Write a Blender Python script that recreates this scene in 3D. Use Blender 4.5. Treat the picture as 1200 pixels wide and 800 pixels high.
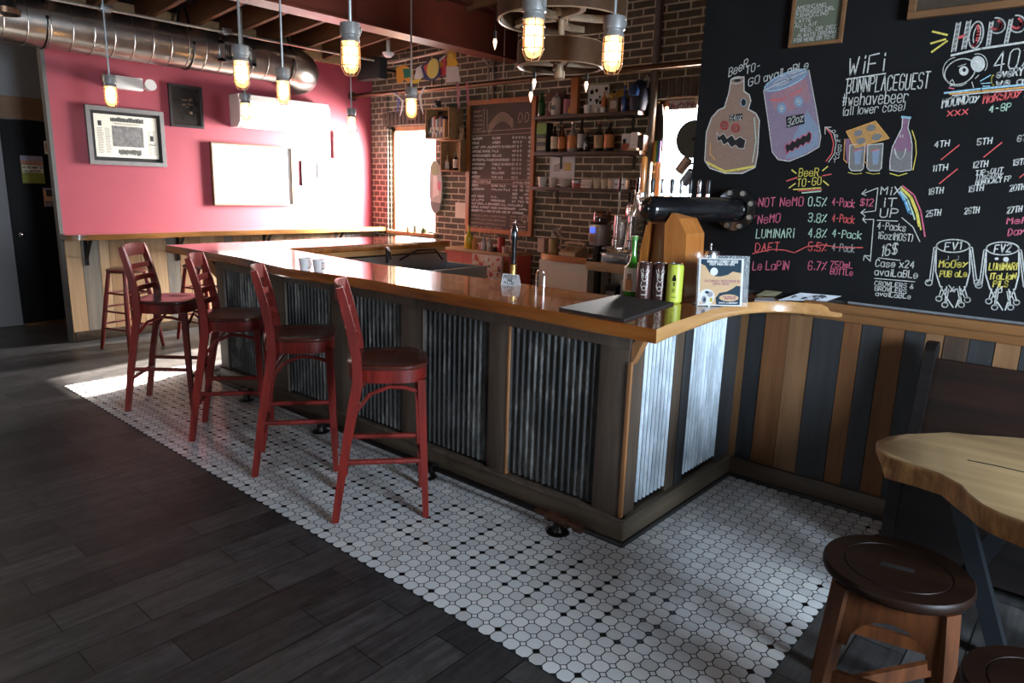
import bpy, bmesh, math, random
from mathutils import Vector, Matrix
random.seed(7)
for o in list(bpy.data.objects): bpy.data.objects.remove(o)
SC = bpy.context.scene
C = SC.collection

# ---------------------------------------------------------------- camera
YAW, PITCH, ROLL, FOC, CAMH = -0.709170860, 0.216890989, 0.0306492234, 816.015476, 1.6
fw = Vector((math.sin(YAW)*math.cos(PITCH), math.cos(YAW)*math.cos(PITCH), -math.sin(PITCH)))
r0 = Vector((math.cos(YAW), -math.sin(YAW), 0)); u0 = r0.cross(fw)
rt = r0*math.cos(ROLL)+u0*math.sin(ROLL); up = -r0*math.sin(ROLL)+u0*math.cos(ROLL)
CAMP = Vector((0, 0, CAMH))
cd = bpy.data.cameras.new('camera'); cam = bpy.data.objects.new('camera', cd); C.objects.link(cam)
cd.sensor_width = 36; cd.sensor_fit = 'HORIZONTAL'; cd.lens = FOC/1200*36; cd.clip_start = .05
cam.matrix_world = Matrix(((rt.x, up.x, -fw.x, 0), (rt.y, up.y, -fw.y, 0), (rt.z, up.z, -fw.z, CAMH), (0, 0, 0, 1)))
SC.camera = cam

# ---------------------------------------------------------------- light
SUN_DIR = Vector((.20, -1, -.51)); SUN_POWER = 95.0; SUN_COL = (1.0, .90, .76)
SKY_POWER = 8.0; SKY_COL = (.86, .93, 1.0)
FRONT_POWER = 400.0; FRONT_COL = (.66, .83, 1.0)
SIDE_POWER = 560.0; SIDE2_POWER = 300.0; HALL_POWER = 40.0; NEAR_POWER = 26.0; SIDE_COL = (1.0, .95, .90)
LAMP_POWER = 46.0; LAMP_COL = (1.0, .70, .40)
EXPOSURE = 0.15
SC.view_settings.view_transform = 'Standard'; SC.view_settings.look = 'None'
SC.view_settings.gamma = 1; SC.view_settings.use_curve_mapping = False; SC.view_settings.exposure = EXPOSURE
w = bpy.data.worlds.new('sky'); SC.world = w; w.use_nodes = True
w.node_tree.nodes['Background'].inputs[0].default_value = (*SKY_COL, 1)
w.node_tree.nodes['Background'].inputs[1].default_value = SKY_POWER
sd = bpy.data.lights.new('sun', 'SUN'); sd.energy = SUN_POWER; sd.color = SUN_COL; sd.angle = math.radians(1.2)
so = bpy.data.objects.new('sun', sd); C.objects.link(so); so.location = (-5, 9, 6)
so.rotation_euler = SUN_DIR.to_track_quat('-Z', 'Y').to_euler()
fd = bpy.data.lights.new('front_window_daylight', 'AREA'); fd.shape = 'RECTANGLE'; fd.size = 1.3; fd.size_y = 1.5
fd.energy = FRONT_POWER; fd.color = FRONT_COL
fo = bpy.data.objects.new('front_window_daylight', fd); C.objects.link(fo); fo.location = (3.45, 1.45, 1.75)
fo.rotation_euler = Vector((-.92, .39, -.2)).to_track_quat('-Z', 'Y').to_euler()

wd_ = bpy.data.lights.new('side_window_daylight', 'AREA'); wd_.shape = 'RECTANGLE'; wd_.size = .8; wd_.size_y = 1.2; wd_.energy = SIDE_POWER; wd_.color = SIDE_COL
wo_ = bpy.data.objects.new('side_window_daylight', wd_); C.objects.link(wo_); nd_ = bpy.data.lights.new('near_fill_light', 'AREA'); nd_.shape = 'RECTANGLE'; nd_.size = 1.3; nd_.size_y = 1.0; nd_.energy = NEAR_POWER; nd_.color = (.92, .96, 1.0)
ndo = bpy.data.objects.new('near_fill_light', nd_); C.objects.link(ndo); ndo.location = (-2.6, -3.3, 1.8)  # unseen area lamp behind the camera, added as weak fill for the bar front
ndo.rotation_euler = Vector((.1, 1, -.1)).to_track_quat('-Z', 'Y').to_euler()
w2_ = bpy.data.lights.new('right_window_daylight', 'AREA'); w2_.shape = 'RECTANGLE'; w2_.size = .4; w2_.size_y = .75; w2_.energy = SIDE2_POWER; w2_.color = SIDE_COL
w2o = bpy.data.objects.new('right_window_daylight', w2_); C.objects.link(w2o); w2o.location = (-3.15, 6.25, 2.0)
w2o.rotation_euler = Vector((0, -1, -.3)).to_track_quat('-Z', 'Y').to_euler()
hl = bpy.data.lights.new('hall_fill', 'POINT'); hl.energy = HALL_POWER; hl.color = (1, .8, .6); hl.shadow_soft_size = .08  # unseen point light added to brighten the hall and the door flyers
ho = bpy.data.objects.new('hall_fill', hl); C.objects.link(ho); ho.location = (-8.25, .4, 2.7)
wd_.spread = math.radians(112); wo_.location = (-6.79, 6.28, 1.68)
wo_.rotation_euler = Vector((-.72, -1, -.55)).to_track_quat('-Z', 'Y').to_euler()

# ---------------------------------------------------------------- pixel -> place helpers (photo is 1200x800)
def ray(x, y): return fw+rt*((x-600)/FOC)-up*((y-400)/FOC)
def onz(x, y, z=0.0): d = ray(x, y); return CAMP+d*((z-CAMH)/d.z)
def ony(x, y, Y): d = ray(x, y); return CAMP+d*(Y/d.y)
def onx(x, y, X): d = ray(x, y); return CAMP+d*(X/d.x)

# ---------------------------------------------------------------- materials
def _nt(name):
    m = bpy.data.materials.new(name); m.use_nodes = True
    return m, m.node_tree, m.node_tree.nodes['Principled BSDF']
def _co(nt, scale=(1, 1, 1), rot=(0, 0, 0)):
    t = nt.nodes.new('ShaderNodeTexCoord'); mp = nt.nodes.new('ShaderNodeMapping')
    mp.inputs['Scale'].default_value = scale; mp.inputs['Rotation'].default_value = rot
    nt.links.new(t.outputs['Object'], mp.inputs[0]); return mp.outputs[0]
def _ramp(nt, fac, stops):
    r = nt.nodes.new('ShaderNodeValToRGB'); e = r.color_ramp.elements
    while len(e) < len(stops): e.new(.5)
    for i, (p, c) in enumerate(stops): e[i].position = p; e[i].color = (*c, 1)
    nt.links.new(fac, r.inputs[0]); return r.outputs[0]
def _noise(nt, co, sc, det=4, rough=.6):
    n = nt.nodes.new('ShaderNodeTexNoise'); n.inputs['Scale'].default_value = sc; n.inputs['Detail'].default_value = det
    n.inputs['Roughness'].default_value = rough; nt.links.new(co, n.inputs['Vector']); return n.outputs['Fac']
def _bump(nt, b, h, s, d=.01):
    n = nt.nodes.new('ShaderNodeBump'); n.inputs['Strength'].default_value = s; n.inputs['Distance'].default_value = d
    nt.links.new(h, n.inputs['Height']); nt.links.new(n.outputs[0], b.inputs['Normal'])
def sh(c, k): return tuple(min(1, max(0, v*k)) for v in c)
def frosted(name, c, mix=.5):
    m, nt, b = _nt(name); nt.nodes.remove(b); t = nt.nodes.new('ShaderNodeBsdfTransparent'); g = nt.nodes.new('ShaderNodeBsdfTranslucent')
    x = nt.nodes.new('ShaderNodeMixShader'); t.inputs[0].default_value = (1, .93, .82, 1); g.inputs[0].default_value = (*c, 1); x.inputs[0].default_value = mix
    nt.links.new(t.outputs[0], x.inputs[1]); nt.links.new(g.outputs[0], x.inputs[2]); nt.links.new(x.outputs[0], nt.nodes['Material Output'].inputs[0]); return m
def plain(name, c, rough=.5, metal=0, var=.12, scale=14, bump=.05, coat=0, spec=.5):
    m, nt, b = _nt(name); co = _co(nt); n = _noise(nt, co, scale)
    nt.links.new(_ramp(nt, n, [(.25, sh(c, 1-var)), (.75, sh(c, 1+var))]), b.inputs['Base Color'])
    b.inputs['Roughness'].default_value = rough; b.inputs['Metallic'].default_value = metal
    b.inputs['Coat Weight'].default_value = coat; b.inputs['Coat Roughness'].default_value = .08
    b.inputs['Specular IOR Level'].default_value = spec
    if bump: _bump(nt, b, n, bump, .004)
    return m
def wood(name, c1, c2, axis='x', scale=1.0, rough=.45, coat=0, bump=.12, c3=None, spec=.5):
    m, nt, b = _nt(name); s = [14*scale]*3; s['xyz'.index(axis)] = 1.1*scale
    co = _co(nt, tuple(s)); n1 = _noise(nt, co, 1.3, 6, .65)
    co2 = _co(nt, tuple(v*4.5 for v in s)); n2 = _noise(nt, co2, 1.0, 3)
    mx = nt.nodes.new('ShaderNodeMath'); mx.operation = 'MULTIPLY_ADD'; mx.inputs[1].default_value = .35
    nt.links.new(n2, mx.inputs[0]); nt.links.new(n1, mx.inputs[2])
    st = [(.45, c1), (.85, c2)] if not c3 else [(.42, c1), (.65, c2), (.9, c3)]
    nt.links.new(_ramp(nt, mx.outputs[0], st), b.inputs['Base Color'])
    b.inputs['Roughness'].default_value = rough; b.inputs['Coat Weight'].default_value = coat; b.inputs['Coat Roughness'].default_value = .05; b.inputs['Specular IOR Level'].default_value = spec
    _bump(nt, b, mx.outputs[0], bump, .003); return m
def glow(name, c, s):
    m, nt, b = _nt(name); b.inputs['Base Color'].default_value = (*c, 1)
    b.inputs['Emission Color'].default_value = (*c, 1); b.inputs['Emission Strength'].default_value = s; return m
def glass(name, c=(1, 1, 1), mix=.12, rough=.02):
    m, nt, b = _nt(name); nt.nodes.remove(b); t = nt.nodes.new('ShaderNodeBsdfTransparent'); g = nt.nodes.new('ShaderNodeBsdfGlossy')
    x = nt.nodes.new('ShaderNodeMixShader'); t.inputs[0].default_value = (*c, 1); g.inputs['Roughness'].default_value = rough; x.inputs[0].default_value = mix
    nt.links.new(t.outputs[0], x.inputs[1]); nt.links.new(g.outputs[0], x.inputs[2]); nt.links.new(x.outputs[0], nt.nodes['Material Output'].inputs[0]); return m
def brickmat(name, axis, bw, bh, c1, c2, mort, msize, off=.5, rough=.85, bump=.5, z0=0):
    m, nt, b = _nt(name)
    t = nt.nodes.new('ShaderNodeTexCoord'); sp = nt.nodes.new('ShaderNodeSeparateXYZ'); cb = nt.nodes.new('ShaderNodeCombineXYZ')
    nt.links.new(t.outputs['Object'], sp.inputs[0]); a, bb = axis
    nt.links.new(sp.outputs['XYZ'.index(a.upper())], cb.inputs[0]); nt.links.new(sp.outputs['XYZ'.index(bb.upper())], cb.inputs[1])
    nz = nt.nodes.new('ShaderNodeTexNoise'); nz.inputs['Scale'].default_value = 3.0
    nt.links.new(cb.outputs[0], nz.inputs['Vector'])
    va = nt.nodes.new('ShaderNodeVectorMath'); va.operation = 'MULTIPLY_ADD'; va.inputs[1].default_value = (.016*bump, .012*bump, 0)
    nt.links.new(nz.outputs['Color'], va.inputs[0]); nt.links.new(cb.outputs[0], va.inputs[2])
    br = nt.nodes.new('ShaderNodeTexBrick'); br.offset = off; br.squash = 1
    br.inputs['Scale'].default_value = 1; br.inputs['Brick Width'].default_value = bw; br.inputs['Row Height'].default_value = bh
    br.inputs['Mortar Size'].default_value = msize; br.inputs['Mortar Smooth'].default_value = .2
    br.inputs['Color1'].default_value = (*c1, 1); br.inputs['Color2'].default_value = (*c2, 1); br.inputs['Mortar'].default_value = (*mort, 1)
    nt.links.new(va.outputs[0], br.inputs['Vector'])
    n2 = nt.nodes.new('ShaderNodeTexNoise'); n2.inputs['Scale'].default_value = 16; n2.inputs['Detail'].default_value = 6
    nt.links.new(t.outputs['Object'], n2.inputs['Vector'])
    hs = nt.nodes.new('ShaderNodeMix'); hs.data_type = 'RGBA'; hs.blend_type = 'MULTIPLY'; hs.inputs[0].default_value = .6
    nt.links.new(br.outputs['Color'], hs.inputs[6]); nt.links.new(_ramp(nt, n2.outputs['Fac'], [(.3, (.55,)*3), (.7, (1.25,)*3)]), hs.inputs[7])
    nt.links.new(hs.outputs[2], b.inputs['Base Color']); b.inputs['Roughness'].default_value = rough
    iv = nt.nodes.new('ShaderNodeMath'); iv.operation = 'MULTIPLY_ADD'; iv.inputs[1].default_value = -1.0
    nt.links.new(br.outputs['Fac'], iv.inputs[0]); nt.links.new(n2.outputs['Fac'], iv.inputs[2])
    _bump(nt, b, iv.outputs[0], bump, .006); return m, nt, b

# ---------------------------------------------------------------- mesh builder
class MB:
    def __init__(s): s.v = []; s.f = []; s.m = []; s.mi = 0
    def add(s, vs, fs, mi=None):
        o = len(s.v); s.v += [Vector(p) for p in vs]
        for f in fs: s.f.append(tuple(i+o for i in f)); s.m.append(s.mi if mi is None else mi)
    def box(s, c, d, rot=None, b=0.0):
        bm = bmesh.new(); bmesh.ops.create_cube(bm, size=1)
        for v in bm.verts: v.co = Vector((v.co.x*d[0], v.co.y*d[1], v.co.z*d[2]))
        if b: bmesh.ops.bevel(bm, geom=bm.edges[:]+bm.verts[:], offset=min(b, min(d)*.45), segments=2, profile=.6, affect='EDGES')
        M = rot if rot else Matrix.Identity(3)
        if not isinstance(M, Matrix): M = Matrix.Rotation(M[2], 3, 'Z') @ Matrix.Rotation(M[1], 3, 'Y') @ Matrix.Rotation(M[0], 3, 'X')
        bm.verts.index_update(); c = Vector(c)
        s.add([M @ v.co+c for v in bm.verts], [[v.index for v in f.verts] for f in bm.faces]); bm.free(); return s
    def bb(s, x0, x1, y0, y1, z0, z1, b=0.0):
        return s.box(((x0+x1)/2, (y0+y1)/2, (z0+z1)/2), (abs(x1-x0), abs(y1-y0), abs(z1-z0)), None, b)
    def tube(s, p0, p1, r0, r1=None, n=14, cap=True):
        p0 = Vector(p0); p1 = Vector(p1); r1 = r0 if r1 is None else r1
        return s.path([p0, p1], [r0, r1], n, cap)
    def path(s, pts, r, n=10, cap=True, closed=False):
        pts = [Vector(p) for p in pts]; k = len(pts); rs = r if isinstance(r, (list, tuple)) else [r]*k
        vs = []; prev = None
        for i in range(k):
            if closed: t = pts[(i+1) % k]-pts[i-1]
            else: t = (pts[min(i+1, k-1)]-pts[max(i-1, 0)])
            t.normalize()
            if prev is None: a = t.orthogonal().normalized()
            else: a = (prev-t*prev.dot(t)); a = a.normalized() if a.length > 1e-6 else t.orthogonal().normalized()
            prev = a; bq = t.cross(a)
            for j in range(n):
                q = 2*math.pi*j/n; vs.append(pts[i]+(a*math.cos(q)+bq*math.sin(q))*rs[i])
        fs = []
        for i in range(k if closed else k-1):
            i2 = (i+1) % k
            for j in range(n): fs.append((i*n+j, i*n+(j+1) % n, i2*n+(j+1) % n, i2*n+j))
        if cap and not closed: fs.append(tuple(range(n))[::-1]); fs.append(tuple((k-1)*n+j for j in range(n)))
        s.add(vs, fs); return s
    def strip(s, pts, w, t, side=None):       # bent bar of rectangular section w (along side) x t
        pts = [Vector(p) for p in pts]; side = Vector(side).normalized(); k = len(pts); vs = []
        for i in range(k):
            d = (pts[min(i+1, k-1)]-pts[max(i-1, 0)]).normalized(); nn = side.cross(d).normalized()
            ww = w[i] if isinstance(w, (list, tuple)) else w; tt = t[i] if isinstance(t, (list, tuple)) else t
            for a, b2 in ((-1, -1), (1, -1), (1, 1), (-1, 1)): vs.append(pts[i]+side*(a*ww/2)+nn*(b2*tt/2))
        fs = [(0, 3, 2, 1), tuple((k-1)*4+j for j in range(4))]
        for i in range(k-1):
            for j in range(4): fs.append((i*4+j, i*4+(j+1) % 4, i*4+4+(j+1) % 4, i*4+4+j))
        s.add(vs, fs); return s
    def lathe(s, prof, c=(0, 0, 0), n=24, M=None, a0=0.0):
        c = Vector(c); vs = []; fs = []; k = len(prof)
        for r, z in prof:
            for j in range(n):
                q = a0+2*math.pi*j/n; p = Vector((r*math.cos(q), r*math.sin(q), z)); vs.append((M @ p if M else p)+c)
        for i in range(k-1):
            for j in range(n): fs.append((i*n+j, i*n+(j+1) % n, (i+1)*n+(j+1) % n, (i+1)*n+j))
        if prof[0] == prof[-1]: s.add(vs, fs); return s
        if prof[0][0] > 1e-4: fs.append(tuple(range(n))[::-1])
        if prof[-1][0] > 1e-4: fs.append(tuple((k-1)*n+j for j in range(n)))
        s.add(vs, fs); return s
    def prism(s, poly, n, t):                # poly: 3D points, extruded by n*t
        n = Vector(n).normalized()*t; k = len(poly); A = [Vector(p) for p in poly]; B = [p+n for p in A]
        s.add(A+B, [tuple(range(k))[::-1], tuple(range(k, 2*k))]+[(i, (i+1) % k, k+(i+1) % k, k+i) for i in range(k)]); return s
    def pz(s, poly, z0, z1): return s.prism([(x, y, z0) for x, y in poly], (0, 0, 1), z1-z0)
    def ball(s, c, r, sc=(1, 1, 1), n=14):
        return s.lathe([(max(1e-5, math.sin(math.pi*i/8))*r*sc[0], -math.cos(math.pi*i/8)*r*sc[2]) for i in range(9)], c, n)
    def torus(s, c, R, r, n=28, m=8, M=None):
        pts = [Vector((R*math.cos(2*math.pi*i/n), R*math.sin(2*math.pi*i/n), 0)) for i in range(n)]
        return s.path([(M @ p if M else p)+Vector(c) for p in pts], r, m, closed=True)
    def build(s, name, mats, parent=None, smooth=40, flip=True):
        if not isinstance(mats, (list, tuple)): mats = [mats]
        me = bpy.data.meshes.new(name); o = bpy.data.objects.new(name, me); C.objects.link(o)
        if parent:
            r = parent
            off = Vector((0, 0, 0))
            while r: off += r.location; r = r.parent
            o.parent = parent
        else:
            xs = [p.x for p in s.v]; ys = [p.y for p in s.v]; zs = [p.z for p in s.v]
            off = Vector(((min(xs)+max(xs))/2, (min(ys)+max(ys))/2, min(zs))); o.location = off
        me.from_pydata([p-off for p in s.v], [], s.f)
        for m in mats: me.materials.append(m)
        me.polygons.foreach_set('material_index', s.m)
        if flip:
            bm = bmesh.new(); bm.from_mesh(me); bmesh.ops.recalc_face_normals(bm, faces=bm.faces[:]); bm.to_mesh(me); bm.free()
        if smooth:
            me.polygons.foreach_set('use_smooth', [True]*len(me.polygons)); me.set_sharp_from_angle(angle=math.radians(smooth))
        me.update(); return o

def thing(name, label, cat, loc=(0, 0, 0), group=None, rz=0):
    o = bpy.data.objects.new(name, None); C.objects.link(o); o.location = loc; o.empty_display_size = .1
    o['label'] = label; o['category'] = cat
    if group: o['group'] = group
    return o
def tag(o, label, cat, group=None):
    o['label'] = label; o['category'] = cat
    if group: o['group'] = group
    return o
def struct(o): o['kind'] = 'structure'; return o
def dup(root, loc, rz, label, group=None):
    r = root.copy(); C.objects.link(r); r.location = loc; r.rotation_euler = (0, 0, rz); r['label'] = label
    if group: r['group'] = group
    def kids(src, dst):
        for ch in list(src.children):
            c = ch.copy(); C.objects.link(c); c.parent = dst; kids(ch, c)
    kids(root, r); return r

# ---------------------------------------------------------------- single-stroke hand lettering
GL = {'A': '002640 1333', 'B': '00063645443303 3342413000', 'C': '4536160501103041', 'D': '00062644422000', 'E': '46060040 0333', 'F': '460600 0333',
 'G': '45361605011030414323', 'H': '0006 4046 0343', 'I': '2026', 'J': '4641301001', 'K': '0006 460340', 'L': '060040', 'M': '0006234640', 'N': '00064046',
 'O': '103041453616050110', 'P': '00063645443303', 'Q': '103041453616050110 2240', 'R': '00063645443303 2340', 'S': '453616050413334241301001', 'T': '0646 2026',
 'U': '060110304146', 'V': '062046', 'W': '0610243046', 'X': '0046 0640', 'Y': '062346 2320', 'Z': '06460040',
 '0': '103041453616050110', '1': '152620', '2': '05163645440040', '3': '05163645443313 334241301001', '4': '30360242', '5': '460603334241301001',
 '6': '453616050110304142331302', '7': '064610', '8': '130405163645443313020110304142 4233', '9': '011030414536160504133344', '.': '2021', ',': '2110', '-': '1333',
 '%': '0046 0515 4131', '$': '453616050413334241301001 2026', '#': '1016 3036 0242 0444', '(': '36252130', ')': '16252110', '&': '4015263501103042', '/': '0046',
 ':': '2122 2425', '!': '2622 2120', 'a': '4334140301103041 4440', 'b': '0600 0314344341301001', 'c': '4334140301103041', 'd': '4640 4334140301103041',
 'e': '02424334140301103041', 'h': '0600 0314344340', 'i': '2024 2526', 'k': '0600 440240', 'l': '2620', 'm': '0004 03142320 23344340', 'n': '0004 0314344340',
 'o': '103041433414030110', 'r': '0004 03143443', 's': '43341403123241301001', 't': '26213041 0444', 'u': '0401103041 4440', 'v': '042044', 'w': '0410233044',
 'y': '0422 4400', 'z': '04440040', 'x': '0044 0440', 'f': '362520 0333', 'g': '4334140301103041 4430'}
NARROW = 'Iil.,1!:()'
RJ = random.Random(3)
def quad_stroke(mb, pts, w, n):
    n = Vector(n).normalized()
    for a, b in zip(pts, pts[1:]):
        d = (b-a)
        if d.length < 1e-6: continue
        d.normalize(); sd_ = n.cross(d)*(w/2); e = d*(w*.3)
        mb.add([a-e-sd_, b+e-sd_, b+e+sd_, a-e+sd_], [(0, 1, 2, 3)])
def write(mb, txt, p0, p1, h, w, n, jit=.18, upv=(0, 0, 1), lift=.0):
    adv = [2.8 if c in NARROW else (3.4 if c == ' ' else 5.8) for c in txt]; tot = sum(adv)-1.6
    U = (Vector(p1)-Vector(p0))/tot; V = Vector(upv)*(h/6); x = 0; n = Vector(n); k = 0
    for c, a in zip(txt, adv):
        g = GL.get(c, GL.get(c.upper(), ''))
        dy = RJ.uniform(-jit, jit)*1.2; dx = -1 if c in NARROW else 0
        for stx in g.split():
            pts = [Vector(p0)+U*(x+dx+int(stx[i])+RJ.uniform(-jit, jit))+V*(int(stx[i+1])+dy+RJ.uniform(-jit, jit))+n*(lift+.00003*k) for i in range(0, len(stx)-1, 2)]
            k += 1
            quad_stroke(mb, pts, w, n)
        x += a

# ================================================================ materials used in the place
m_red = plain('raspberry_paint', (.30, .040, .060), .55, var=.06, scale=3, bump=.02)
m_grey = plain('grey_paint', (.17, .17, .175), .7, var=.08, scale=3)
m_darkgrey = plain('charcoal_paint', (.028, .027, .028), .7, var=.1, scale=3)
m_black = plain('black_paint', (.004, .004, .0045), .6, var=.2, spec=.15)
m_brown = wood('header_wood', (.10, .05, .022), (.17, .09, .04), 'y', 1, .6)
m_ceil = wood('ceiling_deck', (.018, .012, .008), (.045, .028, .018), 'y', .7, .8)
m_joist = wood('joist_wood', (.10, .036, .012), (.2, .075, .025), 'x', .7, .75)
m_brick, _, _ = brickmat('old_brick', ('x', 'z'), .236, .0688, (.070, .060, .040), (.125, .100, .066), (.50, .44, .31), .0085)
m_brickone = plain('single_brick', (.07, .05, .037), .85, var=.3, scale=20, bump=.3)
m_mortar = plain('mortar', (.36, .30, .23), .9, var=.15, scale=30, bump=.3)
m_wframe = wood('window_wood', (.30, .13, .05), (.5, .25, .1), 'z', 1, .5)
m_pane = glass('window_glass', (.97, .98, 1), .06)
m_gw = [wood('wainscot_brown', (.11, .045, .016), (.19, .083, .032), 'z', .9, .6, spec=.25), wood('wainscot_tan', (.135, .062, .023), (.22, .11, .045), 'z', .9, .6),
        wood('wainscot_char', (.012, .0125, .0135), (.028, .028, .030), 'z', .9, .6), wood('wainscot_umber', (.035, .019, .011), (.07, .04, .022), 'z', .9, .6)]
m_lp = [wood('plank_honey', (.20, .105, .045), (.34, .20, .09), 'z', .9, .6), wood('plank_tan', (.28, .17, .085), (.42, .28, .15), 'z', .9, .6),
        wood('plank_weathered', (.10, .09, .075), (.20, .17, .13), 'z', .9, .6)]
m_cap = wood('cap_rail_wood', (.14, .055, .015), (.26, .115, .035), 'x', .8, .5)
m_base = wood('baseboard_wood', (.035, .022, .013), (.085, .055, .032), 'x', .8, .5)
m_basey = wood('baseboard_wood_end', (.05, .036, .022), (.11, .08, .05), 'y', .8, .5)
m_toe = plain('toe_kick_black', (.012, .011, .011), .5)
m_chalk = plain('chalkboard_paint', (.0055, .0057, .0065), .8, var=.5, scale=2.0, bump=.02, spec=.2)

# ================================================================ setting
fm, nt, bs = brickmat('dark_plank_tile', ('y', 'x'), .66, .1635, (.026, .025, .026), (.060, .057, .056), (.004, .004, .004), .0030, off=.37, rough=.42, bump=.25)
# wood grain along the planks
tco = nt.nodes.new('ShaderNodeTexCoord'); mpp = nt.nodes.new('ShaderNodeMapping'); mpp.inputs['Scale'].default_value = (26, 2.2, 1)
nt.links.new(tco.outputs['Object'], mpp.inputs[0]); gn = _noise(nt, mpp.outputs[0], 1.5, 7, .7)
old = bs.inputs['Base Color'].links[0].from_socket; mxn = nt.nodes.new('ShaderNodeMix'); mxn.data_type = 'RGBA'; mxn.blend_type = 'MULTIPLY'; mxn.inputs[0].default_value = .8
nt.links.new(old, mxn.inputs[6]); nt.links.new(_ramp(nt, gn, [(.28, (.30, .29, .29)), (.5, (.95, .93, .92)), (.74, (1.9, 1.85, 1.8))]), mxn.inputs[7]); nt.links.new(mxn.outputs[2], bs.inputs['Base Color'])
b = MB(); b.bb(-10.2, 3.3, -3.1, 6.2, -.1, 0); struct(b.build('floor', fm, smooth=0))

def zc(x): return 3.22+.09*(x+7.58)
b = MB(); b.prism([(-10.2, -3.1, zc(-10.2)), (3.4, -3.1, zc(3.4)), (3.4, -3.1, zc(3.4)+.12), (-10.2, -3.1, zc(-10.2)+.12)], (0, 1, 0), 9.4)
b.mi = 1
for i in range(21):
    y = -2.85+.42*i
    x0 = -7.58 if y > 2.2 else -8.8
    b.prism([(x0, y, zc(x0)-.2), (3.2, y, zc(3.2)-.2), (3.2, y, zc(3.2)), (x0, y, zc(x0))], (0, 1, 0), .045)
struct(b.build('ceiling', [m_ceil, m_joist], smooth=0))

# raspberry back wall, with plank skirting under the ledge
b = MB(); b.bb(-7.64, -7.58, 2.25, 6.2, 0, 3.4); struct(b.build('wall_back', m_red, smooth=0))
b = MB(); rj = random.Random(5); y = 2.245
while y < 5.92:
    wd = rj.uniform(.09, .17); b.mi = rj.choice([0, 0, 1, 1, 2]); b.bb(-7.58, -7.555, y, min(y+wd-.004, 5.92), .0, 1.0); y += wd
struct(b.build('trim_1', m_lp, smooth=0))
b = MB(); b.bb(-7.65, -7.562, 2.215, 2.248, 1.0, 3.3); b.bb(-7.65, -7.585, 2.215, 2.248, 0, 1.0); struct(b.build('trim_2', plain('trim_grey', (.10, .095, .09), .7), smooth=0))
b = MB(); b.bb(-7.6, -7.5, 2.246, 5.92, 3.0, 3.2); struct(b.build('trim_3', wood('wall_plate_wood', (.3, .17, .07), (.48, .3, .14), 'y', .8, .6), smooth=0))
# hall beyond with black door
b = MB(); b.bb(-8.95, -8.8, -3.1, 3.6, 0, 3.4); b.bb(-8.8, -7.64, 3.45, 3.6, 0, 3.4); struct(b.build('wall_left', m_grey, smooth=0))
d1 = struct(MB().bb(-8.80, -8.765, 2.14, 3.12, .015, 2.13, .004).build('door_1', m_black))
MB().tube((-8.765, 2.2, .97), (-8.72, 2.2, .97), .02).ball((-8.70, 2.2, .97), .03).build('door_knob', plain('chrome', (.7, .7, .72), .12, 1, var=.02, bump=0), d1)
MB().bb(-8.79, -8.72, 2.16, 3.1, .0, .018).build('threshold', plain('brass_threshold', (.30, .14, .05), .35, .8), d1)
b = MB(); b.bb(-8.8, -8.76, 2.05, 3.45, 2.14, 2.36); struct(b.build('trim_4', m_brown, smooth=0))

# brick wall with two windows
W1 = (-7.22, -6.36, 1.02, 2.31); W2 = (-3.40, -2.90, 1.55, 2.42); ZT = 3.75
b = MB()
for x0, x1, z0, z1 in ((-7.76, W1[0], 0, ZT), (W1[0], W1[1], 0, W1[2]), (W1[0], W1[1], W1[3], ZT), (W1[1], W2[0], 0, ZT), (W2[0], W2[1], 0, W2[2]), (W2[0], W2[1], W2[3], ZT), (W2[1], -1.6, 0, ZT)):
    b.bb(x0, x1, 5.92, 6.2, z0, z1)
struct(b.build('wall_right', m_brick, smooth=0))
for k, W in enumerate((W1, W2)):            # soldier courses above the windows, mortar bed behind
    b = MB(); n = int(round((W[1]-W[0]+.24)/.073)); b.mi = 1; xa = W[0]-.12
    b.bb(xa, xa+n*.073, 5.908, 5.925, W[3]+.005, W[3]+.19)
    b.mi = 0
    for i in range(n):
        t = (i+.5)/n-.5; b.box((xa+.073*(i+.5), 5.905, W[3]+.10-.05*t*t*4*.4), (.061, .03, .165), (0, t*.16, 0), .006)
    struct(b.build('trim_%d' % (5+k), [m_brickone, m_mortar], smooth=0))
    f = MB(); t = .055
    f.bb(W[0], W[0]+t, 5.95, 6.13, W[2], W[3]); f.bb(W[1]-t, W[1], 5.95, 6.13, W[2], W[3]); f.bb(W[0], W[1], 5.95, 6.13, W[3]-t, W[3])
    f.bb(W[0]-.02, W[1]+.02, 5.86, 6.13, W[2]-.04, W[2])
    wo = struct(f.build('window_%d' % (k+1), m_wframe, smooth=0))
    MB().bb(W[0]+t, W[1]-t, 6.075, 6.08, W[2], W[3]-t).build('pane', m_pane, wo, smooth=0)
b = MB(); b.bb(-7.575, -7.25, 5.895, 5.92, 0, 2.75); struct(b.build('trim_7', brickmat('toothed_brick', ('x', 'z'), .12, .0688, (.08, .06, .045), (.12, .09, .06), (.42, .35, .26), .009)[0], smooth=0))
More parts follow.
